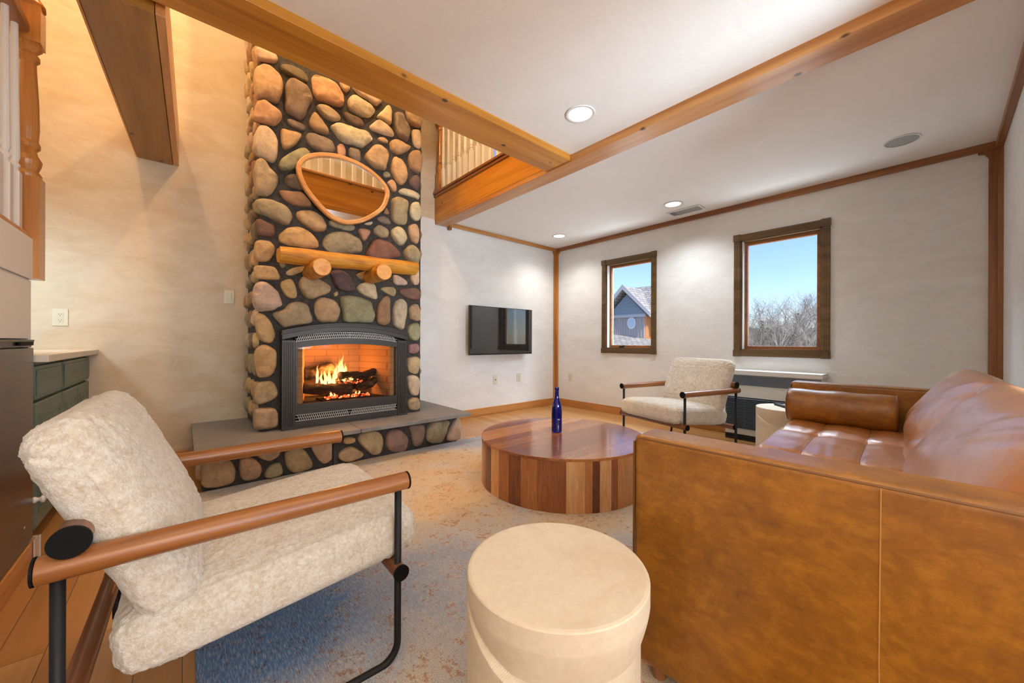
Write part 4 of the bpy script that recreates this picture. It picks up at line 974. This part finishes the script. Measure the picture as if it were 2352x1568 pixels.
for k in range(4):
    x = (.05, SL-.05)[k % 2]; y = (-.06, -SDp+.06)[k//2]
    B().lathe([(.020, .0), (.022, .05)], (x, y, 0), 16).ob('foot', M['brnz'], so)

# ============================================================= ON THE WALLS
tv = thing('wall_television', 'black flat television hung on the front wall right of the chimney', 'television', (0,0,0))
box('tv_body', M['tvbody'], tv, 2.69, 3.78, 3.875, 3.905, .805, 1.435, .004)
box('tv_screen', M['screen'], tv, 2.698, 3.772, 3.8735, 3.876, .825, 1.427)
box('wall_mount', M['black'], tv, 3.05, 3.42, 3.905, YW-.001, .98, 1.28)
def outlet(name, label, x, y, z, wall, kind, w=.070, h=.115):
    t = thing(name, label, 'outlet' if 'outlet' in name or kind == 'duplex' else 'plate', (x, y, z), {'front': 0, 'right': -pi/2}[wall]); t['category'] = {'duplex': 'outlet', 'quad': 'outlet', 'switch': 'switch', 'blank': 'cable plate'}[kind]
    B().box(-w/2, w/2, -.006, -.0005, -h/2, h/2).ob('cover_plate', M['ivory'], t, bevel=.002)
    if kind == 'duplex' or kind == 'quad':
        for zz in (-.020, .020):
            rc = B().box(-.015, .015, -.0085, -.006, zz-.014, zz+.014).ob('receptacle', M['ivory'], t, bevel=.001)
            B().box(-.007, -.005, -.0092, -.0084, zz-.002, zz+.006).box(.005, .007, -.0092, -.0084, zz-.002, zz+.006).box(-.002, .002, -.0092, -.0084, zz-.010, zz-.006).ob('slots', M['slot'], rc)
    elif kind == 'switch': B().box(-.017, .017, -.012, -.006, -.033, .033).ob('rocker', M['ivory'], t, bevel=.002)
    else: B().tube([(0, -.006, 0), (0, -.013, 0)], .006, 12).ob('jack', M['slot'], t)
    return t
outlet('wall_outlet', 'cream double outlet plate above the green cabinets', -.640, YW, 1.135, 'front', 'quad', .072, .118)
outlet('light_switch', 'cream rocker switch left of the chimney', .292, YW, 1.350, 'front', 'switch')
outlet('cable_plate', 'cream cable plate low on the wall under the television, the left one', 3.20, YW, .458, 'front', 'blank')
outlet('wall_outlet', 'cream outlet low on the wall under the television, the right one', 3.635, YW, .462, 'front', 'duplex')
outlet('wall_outlet', 'cream outlet on the window wall near the corner post', XW, 3.70, .445, 'right', 'duplex')

# ---- heater under the big window
ht = thing('wall_heater', 'white and grey wall heater unit under the large window', 'heater', (0,0,0))
hx, hy0, hy1 = 4.215, .68, 1.46
B().box(hx, XW-.001, hy0, hy1, .055, .655).ob('cabinet', M['ptac'], ht, bevel=.004)
B().box(hx-.020, XW-.001, hy0-.008, hy1+.008, .656, .700).ob('top_cap', M['ptac'], ht, bevel=.004)
box('outlet_panel', M['slate_blue'], ht, hx-.006, hx, hy0+.006, hy1-.006, .552, .648)
box('control_flap', M['slate_blue'], ht, hx-.009, hx-.006, hy0+.03, hy0+.20, .558, .642, .001)
box('louver_backing', M['soot'], ht, hx-.004, hx-.0005, hy0+.006, hy1-.006, .118, .432)
b = B(); z = .125
while z < .43: b.add([(hx-.004,hy0+.006,z),(hx-.016,hy0+.006,z-.006),(hx-.016,hy1-.006,z-.006),(hx-.004,hy1-.006,z),(hx-.004,hy0+.006,z+.003),(hx-.016,hy0+.006,z-.003),(hx-.016,hy1-.006,z-.003),(hx-.004,hy1-.006,z+.003)], [(0,1,2,3),(4,7,6,5),(0,4,5,1),(1,5,6,2),(2,6,7,3),(3,7,4,0)]); z += .0155
for y in (hy0+.20, hy0+.40, hy0+.60): b.box(hx-.010, hx-.006, y-.002, y+.002, .118, .432)
b.ob('intake_grille', M['slate_blue'], ht)
b = B().box(hx+.01, XW-.02, hy0, hy1, .002, .054)
for z in (.010, .026, .042): b.box(hx-.004, hx+.01, hy0, hy1, z, z+.006)
b.ob('toe_grille', M['louver'], ht)

# ---- fridge in its recess
fr = thing('mini_fridge', 'charcoal under-counter fridge set in the wall at the left edge', 'fridge', (0,0,0))
B().box(XL-.085, XL-.012, 1.94, 2.615, .110, .975).ob('fridge_body', M['tvbody'], fr)
B().box(XL-.012, XL+.016, 1.935, 2.620, .112, .945).ob('door', M['fridge'], fr, bevel=.004)
B().box(XL-.012, XL+.010, 1.935, 2.620, .948, .980).box(XL+.010, XL+.018, 1.935, 2.620, .970, .980).ob('top_bar', M['flagdark'], fr, bevel=.002)
B().box(XL+.010, XL+.020, 2.42, 2.60, .955, .972).ob('handle', M['blackgloss'], fr, bevel=.003)
B().tube([(XL+.016, 2.50, .20), (XL+.0175, 2.50, .20)], .006, 16).ob('badge', M['ironlt'], fr)

# ---- green cabinets in the nook
cb = thing('green_cabinet', 'sage green base cabinet in the nook left of the hearth', 'cabinet', (0,0,0))
xf = -.505
B().box(XN+.001, xf-.020, 2.668, YW-.001, .10, .872).ob('carcass', M['green'], cb, bevel=.001)
B().box(XN+.001, xf-.075, 2.668, YW-.001, .0, .10).ob('toe_kick', M['soot'], cb)
def front(name, ya, yb, za, zb, raised):
    d = B().box(xf-.019, xf, ya, yb, za, zb).ob(name, M['green'], cb, bevel=.005)
    if raised:
        iy0, iy1, iz0, iz1 = ya+.055, yb-.055, za+.060, zb-.060
        fr_ = B()
        for a, b_, c, e in ((iy0, iy1, iz0, iz0+.012), (iy0, iy1, iz1-.012, iz1), (iy0, iy0+.012, iz0, iz1), (iy1-.012, iy1, iz0, iz1)): fr_.box(xf-.001, xf+.003, a, b_, c, e)
        fr_.box(xf-.001, xf+.005, iy0+.028, iy1-.028, iz0+.028, iz1-.028).ob('raised_panel', M['green'], d, bevel=.004)
    else: B().box(xf-.001, xf+.004, ya+.018, yb-.018, za+.018, zb-.018).ob('raised_panel', M['green'], d, bevel=.003)
front('drawer', 2.70, 3.190, .705, .860, False); front('drawer', 3.225, 3.985, .705, .860, False)
front('door', 2.70, 3.205, .115, .690, True); front('door', 3.222, 3.600, .115, .690, True); front('door', 3.617, 3.988, .115, .690, True)
wt = B().box(XN+.001, -.460, 2.668, YW-.001, .878, .912).ob('countertop', M['counter'], None, bevel=.004); tag(wt, 'pale laminate worktop on the green cabinets', 'worktop')

# ---- ceiling fittings
def downlight(x, y, label, e, r=.090, col=(1, .80, .58)):
    t = thing('recessed_light', label, 'ceiling light', (x, y, ZC), 0, 'recessed ceiling lights')
    B().lathe([(r-.014, -.001), (r+.004, -.001), (r+.006, -.004), (r, -.007), (r-.012, -.006), (r-.016, -.001)], n=48, cap=False).ob('trim_ring', M['white'], t, smooth=True)
    B().lathe([(.001, -.0035), (r-.016, -.0035), (r-.016, -.0005), (.001, -.0005)], n=40, cap=False).ob('lens', M['lens'], t)
    l = lamp('SPOT', 'downlight', (x, y, ZC-.03), e, col, .06, rot=(0, 0, 0)); l.data.spot_size = radians(140); l.data.spot_blend = .9
    return t
downlight(1.904, 1.518, 'recessed ceiling light between the two big beams', 16)
downlight(3.885, 1.86, 'recessed ceiling light beside the air vent', 42, col=(.90, .97, 1)); downlight(3.89, 3.46, 'recessed ceiling light nearest the corner of the two walls', 36, col=(1, .95, .88))
sp = thing('ceiling_speaker', 'round grey speaker grille in the ceiling over the sofa', 'speaker', (3.885, .185, ZC))
B().lathe([(.088, -.001), (.098, -.001), (.098, -.004), (.088, -.005)], n=48, cap=False).ob('rim', M['white'], sp); B().lathe([(.001, -.003), (.089, -.003), (.089, -.0005), (.001, -.0005)], n=48, cap=False).ob('speaker_grille', M['speaker'], sp)
vt = thing('air_vent', 'white slatted air vent in the ceiling above the windows', 'vent', (4.18, 1.86, ZC))
b = B()
for a in ((-.09, .09, -.18, -.158), (-.09, .09, .158, .18), (-.09, -.068, -.158, .158), (.068, .09, -.158, .158)): b.box(a[0], a[1], a[2], a[3], -.008, -.0008)
b.ob('vent_frame', M['white'], vt, bevel=.002); box('vent_backing', M['soot'], vt, -.066, .066, -.156, .156, -.002, -.0008)
b = B()
for k in range(8): x = -.060+.0165*k; b.add([(x,-.156,-.002),(x+.012,-.156,-.008),(x+.012,.095,-.008),(x,.095,-.002),(x,-.156,-.0035),(x+.012,-.156,-.0095),(x+.012,.095,-.0095),(x,.095,-.0035)], [(0,1,2,3),(4,7,6,5),(0,4,5,1),(1,5,6,2),(2,6,7,3),(3,7,4,0)])
for k in range(5): y = .100+.013*k; b.box(-.064, .064, y, y+.005, -.008, -.002)
b.ob('slat', M['speaker'], vt)

# ============================================================= OUTSIDE THE WINDOWS
hl = B(); vs = []; fs = []; na, nb = 30, 30
for i in range(na+1):
    for j in range(nb+1):
        x = 9+40*i/na; y = -12+40*j/nb; z = -3.2+max(0, (x-15))*.17+.5*noise.noise(Vector((x*.2, y*.2, 0))); vs.append((x, y, z))
for i in range(na):
    for j in range(nb): a = i*(nb+1)+j; fs.append((a, a+nb+1, a+nb+2, a+1))
o = hl.add(vs, fs).ob('hillside', M['hill'], None, smooth=True, fix=False); struct(o)
nh = thing('neighbour_house', 'grey and cedar gabled house seen through the small window', 'house', (0,0,0))
yc, zr, ze, X0 = 8.86, 3.30, 2.12, 14.0
B().box(X0+.30, X0+6, 8.02, 9.75, -3.2, 2.15).ob('wall', M['board'], nh)
b = B()
for k in range(14): b.box(X0+.265, X0+.30, 8.03+.125*k, 8.055+.125*k, -3.2, 2.05)
b.ob('batten', M['board'], nh)
B().prism([(7.92, 2.10), (9.80, 2.10), (8.86, 3.02)], X0+.28, X0+.32, 'yz').ob('gable_siding', M['siding'], nh)
b = B()
for z in (2.25, 2.40, 2.55): hw = (3.02-z)*1.0; b.box(X0+.26, X0+.285, 8.86-hw, 8.86+hw, z, z+.012)
b.ob('siding_course', M['board'], nh)
B().box(X0+.2, X0+.30, 7.95, 9.80, 2.02, 2.14).ob('frieze_board', M['fascia'], nh)
def slab(p, th, name, mat):
    b = B(); q = [Vector(v) for v in p]; nn = (q[1]-q[0]).cross(q[3]-q[0]).normalized()*th
    b.add([*q, *[v+nn for v in q]], [(0,1,2,3),(7,6,5,4),(0,4,5,1),(1,5,6,2),(2,6,7,3),(3,7,4,0)]); o = b.ob(name, mat, nh)
    uv = o.data.uv_layers.new(name='uv'); l1 = (q[1]-q[0]).normalized(); l2 = (q[3]-q[0]).normalized()
    for lp in o.data.loops:
        v = o.data.vertices[lp.vertex_index].co-q[0]; uv.data[lp.index].uv = (v.dot(l1), v.dot(l2))
    return o
slab([(X0, 7.62, 2.06), (X0+1.4, 7.62, 2.06), (X0+1.4, yc, zr), (X0, yc, zr)], .06, 'roof', M['shingle'])
slab([(X0, yc, zr), (X0+1.4, yc, zr), (X0+1.4, 10.1, 2.06), (X0, 10.1, 2.06)], .06, 'roof', M['shingle'])
for ya, yb in ((7.60, yc), (10.12, yc)):
    B().add([(X0-.04,ya,1.98),(X0-.04,ya,2.16),(X0-.04,yb,3.42),(X0-.04,yb,3.20),(X0+.02,ya,1.98),(X0+.02,ya,2.16),(X0+.02,yb,3.42),(X0+.02,yb,3.20)], [(0,3,2,1),(4,5,6,7),(0,1,5,4),(1,2,6,5),(2,3,7,6),(3,0,4,7)]).ob('barge_board', M['fascia'], nh)
slab([(X0+.4, 9.6, 2.26), (X0+.4, 7.0, 2.26), (X0+1.75, 7.0, 3.42), (X0+1.75, 9.6, 3.42)], .08, 'roof', M['shingle'])
slab([(X0+1.75, 9.6, 3.42), (X0+1.75, 7.0, 3.42), (X0+3.6, 7.0, 1.9), (X0+3.6, 9.6, 1.9)], .08, 'roof', M['shingle'])
B().box(X0+.9, X0+3.4, 7.15, 8.02, -3.2, 2.5).ob('wall', M['orangeboard'], nh)
b = B()
for k in range(6): b.box(X0+.865, X0+.9, 7.98-.13*k, 8.0-.13*k, -3.2, 2.4)
for k in range(5): b.box(X0+.33+.13*k, X0+.35+.13*k, 7.99, 8.02, -3.2, 2.1)
b.ob('batten', M['orangeboard'], nh); B().box(X0+.302, X0+.9, 8.005, 8.02, -3.2, 2.1).ob('wall', M['orangeboard'], nh)
slab([(X0-1.7, 10.6, .60), (X0-1.7, 7.3, .38), (X0+.28, 7.3, .98), (X0+.28, 10.6, 1.38)], .06, 'porch_roof', M['shingle'])
ow = B(); pts = [(8.60+.19*cos(2*pi*k/24), 1.78+.25*sin(2*pi*k/24)) for k in range(24)]
wf = B().prism(pts, X0+.24, X0+.28, 'yz').ob('oval_window', M['white'], nh); B().prism([(8.60+.15*cos(2*pi*k/24), 1.78+.21*sin(2*pi*k/24)) for k in range(24)], X0+.235, X0+.242, 'yz').ob('pane', plain('pale_sky_glass', (.45,.55,.68), .15), wf)
wf = B().box(X0+.84, X0+.87, 7.62, 7.86, 1.35, 2.05).ob('window', M['white'], nh); B().box(X0+.832, X0+.842, 7.65, 7.83, 1.40, 2.0).ob('pane', M['slate_blue'], wf)

def tree_mesh(seed, H, spread=.55, levels=5):
    rnd = random.Random(seed); b = B()
    def grow(p, d, l, r, lev):
        n = 3 if lev > 1 else 2; pts = [p]; R = [r]
        for i in range(n):
            d = (d + Vector((rnd.uniform(-.28, .28), rnd.uniform(-.28, .28), rnd.uniform(-.08, .16)))).normalized(); p = p + d*l/n; pts.append(p); R.append(r*(1-.45*(i+1)/n))
        b.tube(pts, R, 4 if lev > 2 else 3, cap=False)
        if lev == 0: return
        k = rnd.choice((3, 4)) if lev > 1 else 4
        for i in range(k):
            a = rnd.random()*2*pi; tl = rnd.uniform(.4, 1.1)*spread
            x = d.cross(Vector((0, 0, 1)) if abs(d.z) < .95 else Vector((1, 0, 0))).normalized(); y = d.cross(x)
            nd = (d + (x*cos(a)+y*sin(a))*tl*1.5 + Vector((0, 0, .08))).normalized()
            q = pts[-1] if i < 2 else pts[rnd.choice((1, -2))]
            grow(q, nd, l*rnd.uniform(.58, .78), r*.52, lev-1)
    grow(Vector((0, 0, 0)), Vector((rnd.uniform(-.1, .1), rnd.uniform(-.1, .1), 1)).normalized(), H*.34, .075, levels)
    return b
def hz(x, y): return -3.2+max(0, (x-15))*.17+.5*noise.noise(Vector((x*.2, y*.2, 0)))
protos = []
for i in range(5):
    o = tree_mesh(100+i, 1.0*6.2, .70, 5).ob('bare_tree', M['bark'] if i % 2 == 0 else M['bark2'], None, fix=False); protos.append(o)
rnd = random.Random(5); used = set()
spots = []
for k in range(54):
    X = rnd.choice((18.5, 19.5, 20.5, 22, 23.5, 25, 27)) + rnd.uniform(-.5, .5); t = rnd.random()
    if X < 19.4 and rnd.random() < .4: continue
    ry = .145 + .185*t; spots.append((X, X*ry, t))
for k, (X, Y, t) in enumerate(spots):
    i = k % 5; zt = .98 + X*(.106+.045*(1-t)+.012*sin(k*2.1)-.020*math.exp(-((t-.74)/.12)**2)); h = (zt-hz(X, Y))/5.9*rnd.uniform(.80, 1.02)
    if i not in used: o = protos[i]; used.add(i)
    else: o = protos[i].copy(); COL.objects.link(o)
    o.location = (X, Y, hz(X, Y)-.05); o.scale = (h, h, h); o.rotation_euler = (0, 0, rnd.random()*6.28)
    tag(o, 'bare leafless tree on the hillside beyond the large window', 'tree', 'bare trees on the hillside')
def ever(x, y, h, label):
    b = B(); r = random.Random(int(x*10+y)); n = 220
    for k in range(n):
        t = r.random()**.8; a = r.random()*6.28; rr = (1-t)*h*.26*r.uniform(.5, 1); z = h*(.12+.86*t); p = Vector((rr*cos(a), rr*sin(a), z))
        for q in range(2):
            d = Vector((cos(a+r.uniform(-.7, .7)), sin(a+r.uniform(-.7, .7)), r.uniform(-.5, .2)))*.24; w = d.cross(Vector((0, 0, 1))).normalized()*.07
            b.add([p-w, p+w, p+d], [(0,1,2)])
    e = thing('evergreen_tree', label, 'tree', (x, y, hz(x, y)))
    b.ob('foliage', M['ever'], e, fix=False); B().tube([(0,0,-.1), (0,0,h*.5), (0,0,h*.95)], [.10, .07, .02], 6).ob('trunk', M['bark2'], e)
    return e
ever(24.6, 5.0, 4.2, 'dark evergreen behind the bare trees, in the middle of the large window'); ever(25.5, 6.9, 4.0, 'dark evergreen behind the bare trees, at the left of the large window'); ever(21.5, 3.5, 3.6, 'low dark evergreen among the bare trees at the right of the large window')
